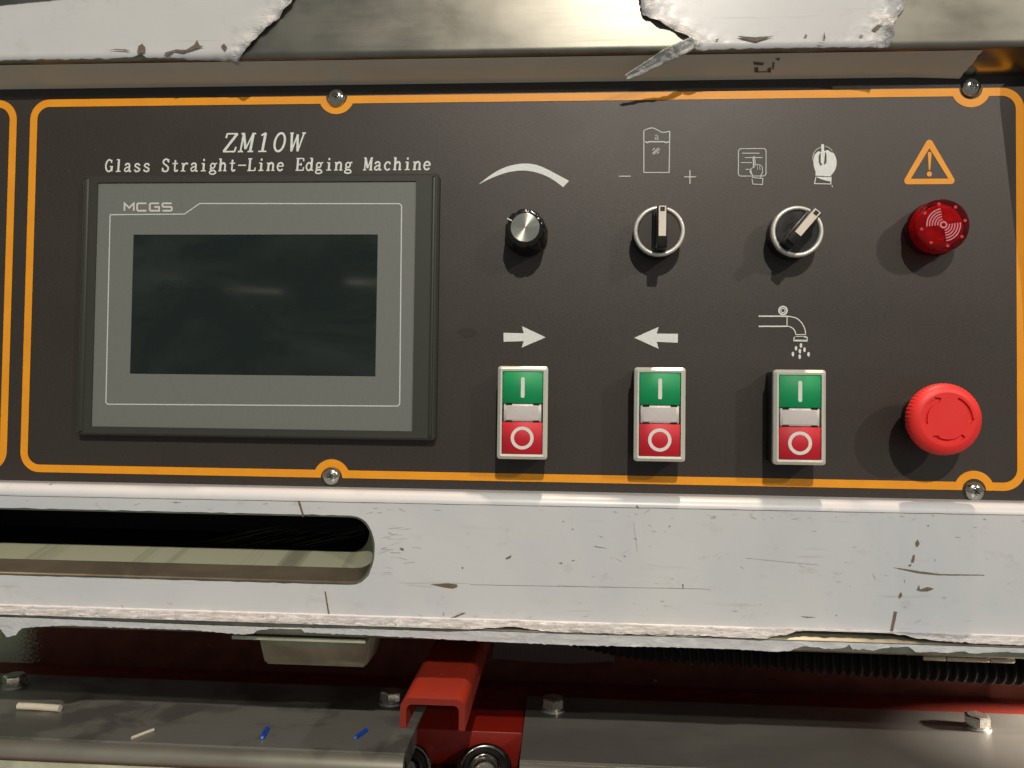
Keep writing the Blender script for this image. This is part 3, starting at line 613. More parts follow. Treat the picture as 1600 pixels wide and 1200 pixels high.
# ------------------------------------------------------------------ emergency stop
h = .025; p = P(1481.5, 655.5, -h)
e = empty('emergency_stop', (p.x, 0, p.z), 'big red mushroom emergency stop button with three turning arrows', 'emergency button')
R = 58.5 * MPP(1481, 655, .021)
MB().lathe([(14 * mm, 0), (14 * mm, .004), (11 * mm, .005), (11 * mm, .0155)], 48).build('collar', M_['black'], e, False)
nf = 56
ffl = lambda a_, h_: 1 - (.013 * (0.5 + 0.5 * math.cos(nf * a_)) if .0165 < h_ < .0226 else 0)
cap_ = MB().lathe([(R * .55, .0150), (R * .9, .0160), (R * .97, .0168), (R, .0182), (R, .0203), (R * .985, .0216), (R * .95, .0228), (R * .89, .0240), (R * .80, .02475), (R * .74, .025)], nf * 6, flute=ffl, cap=False)
outer = arc(0, 0, R * .74, R * .74, 0, 360, nf * 6)[:-1]
def curved_arrow(a0, a1):     # clockwise from a0 to a1
    rm, hw = R * .605, R * .062; al = math.radians(13); s_ = 14; hd = 15
    ou = arc(0, 0, rm + hw, rm + hw, a0, a1 + hd, s_); inn = arc(0, 0, rm - hw, rm - hw, a0, a1 + hd, s_)
    tip = math.radians(a1); ah = math.radians(a1 + hd)
    head = [(math.cos(ah) * (rm + hw * 1.75), math.sin(ah) * (rm + hw * 1.75)), (math.cos(tip) * rm, math.sin(tip) * rm), (math.cos(ah) * (rm - hw * 1.75), math.sin(ah) * (rm - hw * 1.75))]
    return ou + head + inn[::-1]
arrs = [curved_arrow(66, -12), curved_arrow(194, 106), curved_arrow(-46, -132)]
cap_.prism([outer] + arrs, -.025, None)
for a_ in arrs:
    m_ = len(a_); cap_.add([(q[0], -.025, q[1]) for q in a_] + [(q[0], -.0238, q[1]) for q in a_], [(i, (i + 1) % m_, (i + 1) % m_ + m_, i + m_) for i in range(m_)])
co = cap_.build('mushroom_cap', M_['estop'], e, False)
for a_ in arrs: MB().prism([a_], -.02385, None).build('turn_arrow', M_['estop'], e, False)

# ------------------------------------------------------------------ hood above the panel
YH = -.022
zlip = (P(0, 100, YH).z + P(1600, 70, YH).z) / 2 + .0005
Zb = Z_LIPB
hood = empty('hood_cover', (0, YH, Zb), 'brushed stainless hood overhanging the control panel, film torn off in the middle', 'machine cover')
rf = .0036
# profile (y,z) from the panel outwards and up
prof = [(0.001, Zb), (YH + .0036, zlip + .0002)] + [(YH + rf - rf * math.sin(a_), zlip + rf - rf * math.cos(a_)) for a_ in [math.radians(x) for x in range(20, 91, 10)]] + [(YH, zlip + .03), (YH, zlip + .10)]
lipn = 2
def extrude(mb, pr, x0, x1, nx=1, smooth=True):
    vs = [(lerp(x0, x1, i / nx), y, z) for i in range(nx + 1) for y, z in pr]; m_ = len(pr)
    mb.add(vs, [(i * m_ + j, (i + 1) * m_ + j, (i + 1) * m_ + j + 1, i * m_ + j + 1) for i in range(nx) for j in range(m_ - 1)], smooth); return mb
extrude(MB(), prof[:2], XA, XB, 1, False).build('slanted_lip', M_['lip'], hood)
extrude(MB(), prof[1:], XA, XB).build('front_face', M_['hood'], hood)
MB().add([(XA, YH, zlip + .10), (XB, YH, zlip + .10), (XB, .40, zlip + .10), (XA, .40, zlip + .10), (XA, .001, Zb), (XB, .001, Zb), (XB, .40, Zb), (XA, .40, Zb)], [(0, 1, 2, 3), (7, 6, 5, 4), (3, 2, 6, 7)]).build('back_shell', M_['hood'], hood)
# unseen plate added right of the border to shade the panel's edge
xk = P(1606, 300, 0).x
ck = [(-.017, Z_LIPB + .004), (-.017, Z_LIPB - .006), (-.0045, P(1590, 440).z), (-.0005, P(1590, 700).z), (0.0, P(1590, 700).z), (0.0, Z_LIPB + .004)]
ckb = MB().add([(xk, y, z) for y, z in ck] + [(xk + .0015, y, z) for y, z in ck], [tuple(range(6)), tuple(range(11, 5, -1))] + [(i, i + 6, (i + 1) % 6 + 6, (i + 1) % 6) for i in range(6)])
ckb.build('added_shade_plate', M_['hood'], hood)
# grey film on the slanted lip
def lip_pt(x, t, off=.0003):
    y0, z0 = prof[0]; y1, z1 = prof[1]; nrm = Vector((z0 - z1, y1 - y0)); nrm.normalize()
    if nrm.x > 0: nrm = -nrm
    return (x, lerp(y0, y1, t) + nrm.x * off, lerp(z0, z1, t) + nrm.y * off)
nx, nt = 160, 10; xe0, xe1 = P(1503, 121, -.004).x, P(1543, 78, YH).x
vs = []; 
for i in range(nx + 1):
    for j in range(nt + 1):
        t_ = lerp(.06, .97, j / nt); xe = lerp(xe0, xe1, t_) + .0012 * noise.noise(Vector((j * .7, 3, 0))); x = lerp(XA, xe, i / nx)
        lift = .0003 + (.0014 * (1 - j / nt) * max(0, (i - nx + 6) / 6)) ; vs.append(lip_pt(x, t_, lift))
lf = MB().add(vs, [(i * (nt + 1) + j, (i + 1) * (nt + 1) + j, (i + 1) * (nt + 1) + j + 1, i * (nt + 1) + j + 1) for i in range(nx) for j in range(nt)], True)
tag(lf.build('lip_film', M_['lipfilm'], hood), 'thin greyish film still stuck on the slanted lip')
lf2 = MB()
for l in ([(1178, 91), (1196, 93), (1194, 97), (1180, 96)], [(1180, 101), (1186, 100), (1186, 108), (1180, 109)], [(1200, 103), (1206, 100), (1206, 109), (1202, 109)], [(1213, 86), (1222, 85), (1218, 90)], [(1209, 92), (1212, 92), (1210, 104), (1208, 104)], [(1183, 107.5), (1202, 107), (1202, 108.6), (1183, 109)]):
    vs = []
    for x, y in l:
        f_ = (y - 124 + (x - 1200) * .015) / (77 - 124); p = P(x, y, lerp(0, YH, max(0, min(1, f_)))); 
        vs.append(lip_pt(p.x, lerp(0, 1, max(0.05, min(.95, f_))), .0006))
    lf2.add(vs, [tuple(range(len(vs)))])
lf2.build('film_residue', M_['dirt'], hood)
# white films on the front face
def pr_pt(x, s, off):      # s: metres along the front profile measured up from the fold bottom
    acc = 0; pp = prof[1:]
    for i in range(len(pp) - 1):
        d = math.hypot(pp[i + 1][0] - pp[i][0], pp[i + 1][1] - pp[i][1])
        if s <= acc + d or i == len(pp) - 2:
            t_ = (s - acc) / d; y = lerp(pp[i][0], pp[i + 1][0], t_); z = lerp(pp[i][1], pp[i + 1][1], t_)
            ny, nz_ = -(pp[i + 1][1] - pp[i][1]) / d, (pp[i + 1][0] - pp[i][0]) / d
            return Vector((x, y + ny * off, z + nz_ * off)), Vector((0, ny, nz_))
        acc += d
s_arc = sum(math.hypot(prof[i + 1][0] - prof[i][0], prof[i + 1][1] - prof[i][1]) for i in range(1, len(prof) - 3))   # fold length
z_arc = prof[-3][1]
def s_of_z(z): return s_arc + (z - z_arc)
def set_attr(o, vals):
    at = o.data.attributes.new('crumple', 'FLOAT', 'POINT'); at.data.foreach_set('value', vals)
def hood_film(left, right, bottom, name, label, grp, s_top=.075, nx=150, ns=70, topcut=None):
    lt = [(s_of_z(P(x, y, YH).z), P(x, y, YH).x) for x, y in left][::-1]; rt = [(s_of_z(P(x, y, YH).z), P(x, y, YH).x) for x, y in right][::-1]
    bt = [(P(x, 80, YH).x, v) for x, v in bottom]
    vs = []; cr = []
    for j in range(ns + 1):
        for i in range(nx + 1):
            u_, v_ = i / nx, j / ns
            xg = lerp(lt[0][1], rt[0][1], u_); s0 = interp(bt, xg) + .0006 * noise.noise(Vector((xg * 200, 1, 0))) + .0002 * noise.noise(Vector((xg * 800, 1, 0)))
            st = s_top
            s = lerp(s0, st, v_ ** 1.3)
            xl = interp(lt, s) + .0008 * noise.noise(Vector((s * 330, 5, 0))); xr = interp(rt, s) + .0009 * noise.noise(Vector((s * 330, 9, 0)))
            x = lerp(xl, xr, u_)
            if topcut and s > .03: x, s = x, min(s, topcut(x))
            dL, dR = x - xl, xr - x; dB = s - s0
            ed = 0
            if right[0][0] < 1700: ed = max(ed, math.exp(-dR / .006))
            if left[0][0] > -20: ed = max(ed, math.exp(-dL / .005))
            nv = noise.fractal(Vector((x * 160, s * 110, 4)), .8, 2.2, 4)
            lift = .0004 + ed * (.0022 + .0024 * nv) + math.exp(-dB / .003) * .00015 * (1 + nv)
            p, _ = pr_pt(x, max(s, .0001), max(.0003, lift)); vs.append(p); cr.append(min(1, ed * 1.3 + .0 * dB))
    mb = MB().add(vs, [(j * (nx + 1) + i, j * (nx + 1) + i + 1, (j + 1) * (nx + 1) + i + 1, (j + 1) * (nx + 1) + i) for j in range(ns) for i in range(nx)], True)
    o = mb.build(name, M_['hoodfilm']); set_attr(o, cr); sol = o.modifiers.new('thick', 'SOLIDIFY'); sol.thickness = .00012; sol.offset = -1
    tag(o, label, 'protective film', grp); return o
zc0, zc1 = s_of_z(P(0, 10, YH).z), s_of_z(P(100, 0, YH).z); xc0, xc1 = P(0, 10, YH).x, P(100, 0, YH).x
hood_film([(-160, -60), (-160, 100)], [(475, -70), (470, -25), (462, 0), (452, 14), (432, 36), (408, 56), (392, 74), (380, 84), (372, 92)], [(-170, .0030), (170, .0030), (200, .0035), (215, .0048), (225, .0032), (280, .0025), (300, .0016), (360, .0008), (380, .0008)], 'protective_film',
          'white protective film on the hood at upper left, torn edge curling on its right', 'white films on the hood', topcut=lambda x: zc0 + (x - xc0) * (zc1 - zc0) / (xc1 - xc0) if x < xc1 + .03 else .075)
hood_film([(990, -60), (998, -10), (1000, 12), (1004, 26), (1024, 34), (1048, 47), (1070, 58), (1085, 68)], [(1405, -60), (1412, 0), (1412, 14), (1398, 30), (1392, 44), (1393, 58), (1386, 72)], [(1060, .0030), (1130, .0028), (1200, .0030), (1395, .0028)], 'protective_film',
          'white protective film on the hood at upper right with both side edges torn', 'white films on the hood')
# peeled translucent strip
cen = smooth_pts([(1086, 66, -.0240), (1062, 77, -.0245), (1036, 90, -.0215), (1008, 106, -.0175), (978, 121, -.0145)], 8); wds = [18, 22, 20, 16, 8]
vs = []; nn_ = len(cen); cr = []
for i, c_ in enumerate(cen):
    w_ = interp([(q / 4, wds[q]) for q in range(5)], i / (nn_ - 1)); tx = cen[min(i + 1, nn_ - 1)] - cen[max(i - 1, 0)]; nx_, ny_ = -tx.y, tx.x; l_ = math.hypot(nx_, ny_); nx_ /= l_; ny_ /= l_
    for j in range(9):
        f_ = (j / 8 - .5) * w_ * (1 + .15 * noise.noise(Vector((i * .9, j > 4, 0)))); vs.append(P(c_.x + nx_ * f_, c_.y + ny_ * f_, c_.z + ny_ * f_ * .00026 + .0008 * noise.noise(Vector((i * .35, j * .55, 1))) - .001 * abs(j / 8 - .5)))
t = MB().add(vs, [(i * 9 + j, i * 9 + j + 1, (i + 1) * 9 + j + 1, (i + 1) * 9 + j) for i in range(nn_ - 1) for j in range(8)], True)
o = t.build('peeled_film_strip', M_['peel']); o.modifiers.new('thick', 'SOLIDIFY').thickness = .0002
tag(o, 'crumpled translucent strip of film hanging from the torn white film', 'protective film')
# tears and dirt on hood films
def rough_loop(l):
    out = []; n = len(l)
    for i in range(n):
        a, b_ = Vector(l[i]), Vector(l[(i + 1) % n]); k_ = max(1, int((b_ - a).length / .0006))
        for q in range(k_):
            p = a.lerp(b_, q / k_); am = .00016
            out.append((p.x + am * noise.noise(Vector((p.x * 2600, p.y * 2600, 0))), p.y + am * noise.noise(Vector((p.x * 2600, p.y * 2600, 7)))))
    return out
def marks(name, mat, parent, lists, Y, label=None):
    for l in lists: MB().prism([rough_loop([S2(x, y, Y) for x, y in l])], Y, None).build(name, mat, parent)
YW = YH - .0010
marks('film_tear', M_['dirt'], hood, [[(216, 72), (222, 68), (227, 74), (226, 82), (214, 83)], [(258, 82), (275, 77), (290, 78), (303, 70), (308, 62), (312, 71), (318, 72), (300, 78), (286, 82), (272, 80), (262, 86), (256, 87)],
     [(345, 72), (350, 68), (355, 74), (351, 80)], [(1152, 56), (1180, 58), (1210, 56), (1190, 62), (1182, 65), (1160, 60)], [(1288, 49), (1290, 60), (1287, 62)], [(1258, 53), (1262, 56), (1258, 58)],
     [(168, 79), (180, 76.5), (196, 77), (205, 80), (180, 78)], [(1118, 62), (1124, 60), (1120, 64)], [(1343, 54), (1350, 56), (1345, 58)], [(1276, 66), (1290, 67), (1282, 68)], [(1362, 46), (1375, 36), (1392, 37), (1402, 28), (1392, 42), (1376, 42), (1368, 50)]], YW - .0004)

# ------------------------------------------------------------------ beam below the panel
YB = -.0172; YL = -.0245
zc = (P(0, 774, YB).z + P(1600, 805, YB).z) / 2
z2 = (P(0, 944, YB).z + P(1600, 993, YB).z) / 2
z3 = (P(0, 962, YL).z + P(1600, 1010, YL).z) / 2
z4 = (P(0, 979, YL).z + P(1600, 1030, YL).z) / 2
zt = Z_BEAMT
beam = empty('steel_beam', (0, YB, z4), 'long folded steel beam under scuffed white film, slotted at its left end', 'machine beam')
rb = zt + .0006 - zc
toparc = [(0.001, zt + .0006), (YB * .4, zt + .0005)] + [(YB + rb - rb * math.sin(a_), zc + rb * math.cos(a_)) for a_ in [math.radians(x) for x in range(0, 91, 9)]]
low = [(YB, z2)] + [(lerp(YB, YL, (1 - math.cos(t_ * PI)) / 2), lerp(z2, z3, t_)) for t_ in (.2, .4, .6, .8)] + [(YL, z3)]
skirt = [(YL, z3), (YL + .0004, z4 + .001), (YL + .003, z4 - .0005), (.02, z4 - .001)]
def offp(pr, o):
    out = []
    for i, (y, z) in enumerate(pr):
        a = Vector(pr[max(i - 1, 0)]); c = Vector(pr[min(i + 1, len(pr) - 1)]); d = (c - a).normalized(); out.append((y + d.y * o, z - d.x * o))
    return out
# the slot
def slot_loop(lst, Y, n=8):
    return [S2(x, y, Y) for x, y in [tuple(q) for q in smooth_pts(lst, n)]]
xs0 = -0.44
so = [(500, 806), (530, 807.5), (548, 810.5), (562, 819), (573, 832), (581, 850), (582, 866), (577, 884), (566, 897), (552, 903.5), (535, 907), (500, 907)]
sl_top = (P(0, 796.5, YB).z + P(500, 806.5, YB).z) / 2; sl_bot = (P(0, 898, YB).z + P(520, 907.5, YB).z) / 2
def stad(x_end, zt_, zb_, n=16):
    rz = (zt_ - zb_) / 2; zc_ = (zt_ + zb_) / 2; rx = min(rz, .0145)
    return [(xs0, zt_), (x_end - rx, zt_)] + [(x_end - rx + rx * (abs(math.cos(a_)) ** .8) , zc_ + rz * math.sin(a_)) for a_ in [PI / 2 - PI * i / n for i in range(1, n)]] + [(x_end - rx, zb_), (xs0, zb_)]
xe = P(583, 856, YB).x
hole = stad(xe, sl_top, sl_bot)
def face(mb, Y, hl, x0=XA, x1=XB, ztop=zc, zbot=z2):
    # hole runs past the frame on the left but is closed there
    mb.prism([[(x0, zbot), (x1, zbot), (x1, ztop), (x0, ztop)], hl], Y, None)
st_ = MB(); extrude(st_, toparc, XA, XB); face(st_, YB, hole); extrude(st_, low, XA, XB); extrude(st_, skirt, XA, XB, 1, False)
st_.build('beam_body', M_['beamsteel'], beam)
# slot sleeve
front = hole
Y1, Y2 = YB + .004, YB + .034
zb_back = (P(0, 848, Y2).z + P(560, 862, Y2).z) / 2
zb_mid = (P(0, 874, YB + .012).z + P(560, 886, YB + .012).z) / 2
xe_back = P(577, 838, Y2).x
midl = stad(xe + .0006, sl_top + .001, zb_mid); backl = stad(xe_back, sl_top - .002, zb_back)
n = len(front)
def loft(mb, a, ya, c, yc): mb.add([(q[0], ya, q[1]) for q in a] + [(q[0], yc, q[1]) for q in c], [(i, (i + 1) % n, (i + 1) % n + n, i + n) for i in range(n)], True); return mb
loft(MB(), front, YB, midl, YB + .012).build('slot_edge', M_['slotedge'], beam)
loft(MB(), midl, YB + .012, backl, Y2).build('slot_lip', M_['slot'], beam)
cb = MB(); loft(cb, backl, Y2, backl, Y2 + .06); cb.prism([backl], Y2 + .06, None); cb.build('slot_interior', M_['cavity'], beam)
t = MB(); rnd = random.Random(4)
for i in range(26):
    x0_ = rnd.uniform(300, 470); y0_ = rnd.uniform(845, 866); ln = rnd.uniform(60, 150); Yb_ = Y2 + rnd.uniform(.004, .03)
    q = smooth_pts([(x0_, y0_), (x0_ + ln * .5, y0_ - ln * rnd.uniform(.10, .14)), (min(572, x0_ + ln), y0_ - ln * rnd.uniform(.2, .27))], 4)
    t.ribbon([S2(p.x, p.y, Yb_) for p in q], .00016, Yb_)
o = t.build('brush_bristles', M_['bristle'], beam); o['kind'] = 'stuff'
# film over the beam
fo_ = .0004
fi = MB(); cr = []
extrude(fi, offp(toparc, fo_), XA, XB, 1)
hf = stad(xe + .0012, sl_top + .0010, sl_bot - .0010)
# ragged film edge round the slot
hf = [(x + .0004 * noise.noise(Vector((x * 900, z * 900, 0))), z + .0006 * noise.noise(Vector((x * 500, z * 500, 3)))) for x, z in hf]
hf2 = [(lerp(hf[0][0], hf[1][0], q / 60), hf[0][1] + .0005 * noise.noise(Vector((q * .9, 0, 0)))) for q in range(60)] + hf[1:-1] + [(lerp(hf[-2][0], hf[-1][0], q / 60), hf[-1][1] + .0005 * noise.noise(Vector((q * .8, 7, 0))) + (-.0022 if 42 < q < 46 else 0)) for q in range(1, 61)]
face(fi, YB - fo_, hf2)
cr = [0.0] * len(fi.v)
lw = offp(low, fo_)
gap = [(-100, 961), (0, 962), (60, 964), (130, 967), (200, 970), (330, 975), (420, 978), (560, 980.5), (700, 985), (800, 982), (860, 988), (1000, 992), (1100, 994.5), (1190, 999), (1215, 996), (1260, 992), (1320, 987.5), (1370, 992), (1430, 1001), (1500, 1006), (1600, 1010), (1700, 1012)]
NX = 520; rows = 22; vs = []
def low_pt(t_):
    q = t_ * (len(lw) - 1); i = min(int(q), len(lw) - 2); return lerp(lw[i][0], lw[i + 1][0], q - i), lerp(lw[i][1], lw[i + 1][1], q - i)
gx = [(P(x, y, YL).x, P(x, y, YL).z) for x, y in gap]
base_n = len(fi.v)
for i in range(NX + 1):
    x = lerp(XA, XB, i / NX); ze = interp(gx, x) + .0004 * noise.noise(Vector((x * 300, 0, 0))) + .0003 * noise.noise(Vector((x * 900, 4, 0)))
    ze = max(ze, z3 - .001); tmax = max(.30, min(1.0, (z2 - ze) / (z2 - z3)))
    for j in range(rows + 1):
        t_ = tmax * j / rows; y, z = low_pt(t_)
        am = min(1, j / 5) ; nv = noise.fractal(Vector((x * 170, z * 420, 2)), .9, 2.1, 4)
        lift = am * .0011 * (nv + .45) + (.0016 * max(0, (.97 - tmax) * 3) * (j / rows) ** 3)
        vs.append((x, y - max(0, lift), z + .4 * lift)); cr.append(min(1, j / 6))
fi.add(vs, [(i * (rows + 1) + j, i * (rows + 1) + j + 1, (i + 1) * (rows + 1) + j + 1, (i + 1) * (rows + 1) + j) for i in range(NX) for j in range(rows)], True)
fi.f[-NX * rows:] = [f[::-1] for f in fi.f[-NX * rows:]]
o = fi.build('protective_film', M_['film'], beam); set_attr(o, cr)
# lower film strip on the skirt
bt_ = [(-60, 985), (0, 981), (12, 996), (25, 992), (35, 981), (60, 979), (100, 977), (160, 979), (210, 981), (300, 984), (345, 988), (375, 991), (396, 990), (404, 984), (470, 979), (475, 988), (590, 993), (760, 1002), (900, 1008), (1050, 1011), (1150, 1014), (1210, 1018), (1232, 1017), (1255, 1009), (1300, 1014), (1320, 1012), (1326, 1006), (1332, 1015), (1350, 1014), (1362, 1017), (1380, 1012), (1420, 1010), (1432, 1020), (1452, 1018), (1480, 1020), (1500, 1017), (1520, 1021), (1560, 1018), (1600, 1020), (1700, 1022)]
bx = [(P(x, y, YL).x, P(x, y, YL).z) for x, y in bt_]; vs = []; cr = []
for i in range(NX + 1):
    x = lerp(XA, XB, i / NX); zb_ = interp(bx, x) + .0006 * noise.noise(Vector((x * 500, 8, 0)))
    ztp = min(z3 - .0004, interp(gx, x) - .0006) + .0002 * noise.noise(Vector((x * 500, 2, 0)))
    for j in range(7):
        z = lerp(ztp, min(zb_, ztp - .0008), j / 6); vs.append((x, YL - .0004 + .0002 * noise.noise(Vector((x * 200, z * 300, 0))) - (j / 6) ** 2 * .0006 * max(0, noise.noise(Vector((x * 90, 1, 1)))), z)); cr.append(.35)
t = MB().add(vs, [(i * 7 + j, i * 7 + j + 1, (i + 1) * 7 + j + 1, (i + 1) * 7 + j) for i in range(NX) for j in range(6)], True); t.f = [f[::-1] for f in t.f]
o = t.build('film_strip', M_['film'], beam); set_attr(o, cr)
YT = YB - fo_ - .0002
def rg(l): return l
marks('film_tear', M_['tear'], beam, [[(465, 783), (468.5, 782.5), (475.5, 806), (473, 808)], [(672, 913), (700, 911.5), (714, 913), (715, 917), (708, 920), (694, 918)],
    [(1430.5, 847), (1434, 843), (1437, 850), (1433, 855), (1430.5, 852)], [(1424, 876), (1427, 867), (1430, 867.5), (1428, 879), (1424, 879)], [(1397, 955), (1402, 956), (1394.5, 991), (1390, 990)],
    [(1404, 930), (1408, 925), (1410, 931), (1405, 936)], [(507, 924), (509, 924), (515.5, 962), (513, 964)]], YT)
marks('dirt_mark', M_['dirt'], beam, [[(1395, 886.5), (1412, 888.5), (1440, 893), (1470, 897), (1538, 898), (1538, 899.2), (1468, 899), (1436, 896), (1408, 890)], [(1376, 987), (1384, 988), (1398, 993), (1394, 994.5), (1380, 990)],
    [(790, 872), (800, 867), (797, 872), (791, 874.5)], [(872, 879.5), (879, 879), (878, 881)], [(892, 876), (898, 875), (897, 877)], [(721, 886), (724.5, 887), (722, 889)], [(703, 966), (722, 958), (728, 958), (712, 965)], [(692, 955), (694, 962), (692.5, 961)],
    [(1419, 883), (1425, 881), (1422, 886)], [(1432, 922), (1436, 914), (1438, 921), (1450, 917), (1460, 920), (1450, 924), (1438, 924)], [(1066, 913), (1068, 912), (1067.5, 922)], [(974, 868), (978, 868.5), (976, 870.5)], [(989, 841), (996, 842), (994, 843)],
    [(1450, 820), (1452, 822), (1449, 823)], [(1045, 821), (1048, 823), (1046, 824)], [(1250, 963), (1276, 964.5), (1260, 965.5)], [(893, 826), (897, 827), (894, 828)], [(879, 814), (882, 815), (880, 816)], [(927, 853), (950, 857), (932, 855)]], YT)
marks('film_fold', M_['hoodfilm'], beam, [[(640, 912), (662, 913), (676, 915), (676, 917.5), (650, 915.5), (640, 915)], [(620, 910), (700, 908), (735, 912), (700, 911), (640, 911.4)], [(870, 913.5), (930, 915), (960, 916.5), (930, 917), (880, 915.5)], [(1303, 894), (1312, 891), (1316, 896), (1308, 898)]], YT)
t = MB(); YC = YT
t.ribbon([S2(lerp(-60, 1660, i / 60), 774.3 + (lerp(-60, 1660, i / 60)) * .0192 + .7 * noise.noise(Vector((i * .8, 0, 0))), YC) for i in range(61)], [(.20 + .14 * noise.noise(Vector((i * 1.7, 3, 0)))) * mm * 1.2 for i in range(61)], YC); t.build('crease', M_['dirt'], beam)
t = MB(); t.ribbon([S2(lerp(735, 1100, i / 20), 913.5 + i * .33, YC) for i in range(21)], [(.13 + .1 * noise.noise(Vector((i * 1.3, 6, 0)))) * mm for i in range(21)], YC)
t.ribbon([S2(lerp(1165, 1280, i / 20), 872 + i * .55, YC) for i in range(21)], [(.1 + .1 * noise.noise(Vector((i * 1.3, 2, 0)))) * mm for i in range(21)], YC)
t.ribbon([S2(lerp(990, 996, i / 8), 816 + i * 5.8, YC) for i in range(9)], .0001, YC); t.build('scratch', M_['tear'], beam)

t = MB(); rnd = random.Random(21)
def scuff(px, py, ln, wd, an):
    n_ = 6; l = []
    for q in range(n_ + 1):
        f_ = q / n_; l.append((px + math.cos(an) * ln * f_, py + math.sin(an) * ln * f_ + .8 * noise.noise(Vector((px + q * .6, py, 0)))))
    t.ribbon([S2(x, y, YT) for x, y in l], [wd * MP * (.25 + math.sin(PI * (q + .5) / (n_ + 1))) * (.45 + .4 * rnd.random()) for q in range(n_ + 1)], YT)
for i in range(120):
    k_ = rnd.random(); px = rnd.uniform(0, 1600)
    if k_ < .30: scuff(px, 779 + px * .0192 + rnd.expovariate(.22), rnd.uniform(2, 12), rnd.uniform(.5, 1.6), rnd.gauss(.02, .25))
    elif k_ < .55: scuff(px, 948 + px * .031 - rnd.expovariate(.12), rnd.uniform(2, 14), rnd.uniform(.4, 1.3), rnd.gauss(.02, .4))
    elif k_ < .68: scuff(590 + rnd.expovariate(.05), rnd.uniform(815, 905), rnd.uniform(3, 26), rnd.uniform(.4, .9), rnd.gauss(-.03, .12))
    else:
        px = rnd.gauss([1010, 1120, 1300, 1440][rnd.randrange(4)], 55); scuff(px, rnd.uniform(800, 960), rnd.uniform(1.5, 11), rnd.uniform(.5, 1.5), rnd.gauss(.1, .7))
o = t.build('scuff', M_['scuff'], beam); o['kind'] = 'stuff'

# ------------------------------------------------------------------ under the beam
ZP = P(865, 1113, .08).z
def plate(px0, px1, yb, yf, label, xl, xr, bull):
    e = empty('steel_plate', ((xl + xr) / 2, .05, ZP - .012), label, 'steel plate', 'dark steel guide plates under the beam')
    bm = MB()
    Yb = Q((px0 + px1) / 2, yb, ZP).y; Yf = Q((px0 + px1) / 2, yf, ZP).y
    pr = [(Yb, ZP - .012), (Yb, ZP - .0004), (Yb - .0004, ZP), (Yf + .003, ZP)] + [(Yf + bull * 0 + .003 - .003 * math.sin(a_), ZP - .003 + .003 * math.cos(a_)) for a_ in [math.radians(x) for x in range(15, 91, 15)]] + [(Yf, ZP - .05)]
    top = [(Yb, ZP - .012), (Yb, ZP), (Yf, ZP), (Yf, ZP - .004), (Yf, ZP - .012)]
    extrude(bm, top, xl, xr, 1, False)
    for x in (xl, xr): bm.add([(x, y, z) for y, z in top], [tuple(range(len(top)))])
    bm.build('top_plate', M_['plate' if xl < -.3 else 'plateright'], e)
    # rounded steel nose along the front
    rn = .0068; nose = [(Yf - .0006 + 0, ZP - .0012)] + [(Yf - .0006 - rn * math.sin(a_), ZP - .0012 - rn + rn * math.cos(a_)) for a_ in [math.radians(x) for x in range(10, 91, 10)]] + [(Yf - .0006 - rn, ZP - .0105), (Yf - .0006 + rn, ZP - .0105)]
    nb = MB(); extrude(nb, nose, xl, xr, 1, True)
    for x in (xl, xr): nb.add([(x, y, z) for y, z in nose], [tuple(range(len(nose)))])
    nb.build('rounded_nose', M_['nose'], e)
    MB().box(xl + .0005, xr - .0005, Yf - .0066, Yf + .004, ZP - .05, ZP - .0113, .0006, 1).build('lower_rail', M_['bracket'], e)
    return Yb, Yf
xL1 = Q(645, 1150, ZP).x; xR0 = Q(820, 1120, ZP).x
YbL, YfL = plate(0, 645, 1064, 1164, 'dark stained steel plate at lower left with scattered plastic scraps', XA, xL1, 0)
YbR, YfR = plate(820, 1600, 1102, 1204, 'brushed dark steel plate at lower right with two bolts', xR0, XB, 0)
def hexbolt(px, py, label, rot, af=13.5):
    p = Q(px, py, ZP); e = empty('hex_bolt', (p.x, p.y, ZP), label, 'bolt', 'hex bolts in the steel plates')
    def cyl(r0, r1, z0, z1, n_, rt=0.0, smooth=False):
        m_ = MB(); vs = [(r0 * math.cos(2 * PI * k_ / n_ + rt), r0 * math.sin(2 * PI * k_ / n_ + rt), z0) for k_ in range(n_)] + [(r1 * math.cos(2 * PI * k_ / n_ + rt), r1 * math.sin(2 * PI * k_ / n_ + rt), z1) for k_ in range(n_)]
        m_.add(vs, [(k_, (k_ + 1) % n_, (k_ + 1) % n_ + n_, k_ + n_) for k_ in range(n_)], smooth); m_.add(vs[n_:], [tuple(range(n_))]); return m_
    cyl(.0083, .0081, 0, .0012, 32, 0, True).build('washer', M_['bolt'], e, False)
    sw = cyl(.0066, .0066, .0012, .0026, 32, 0, True); sw.build('spring_washer', M_['bolt'], e, False)
    R_ = af / 2 * mm / math.cos(PI / 6); hd = cyl(R_, R_, .0026, .0078, 6, rot); h2 = cyl(R_, R_ * .86, .0078, .0086, 6, rot); hd.add(h2.v, h2.f); hd.build('hex_head', M_['bolt'], e, False)
hexbolt(23, 1072, 'hex bolt at the far left end of the left steel plate', .45)
hexbolt(611, 1098, 'hex bolt partly behind the red channel on the left steel plate', .5)
hexbolt(864, 1109, 'hex bolt on the left end of the right steel plate', .55)
hexbolt(1527, 1137, 'hex bolt at the far right of the right steel plate, in brighter light', .25)

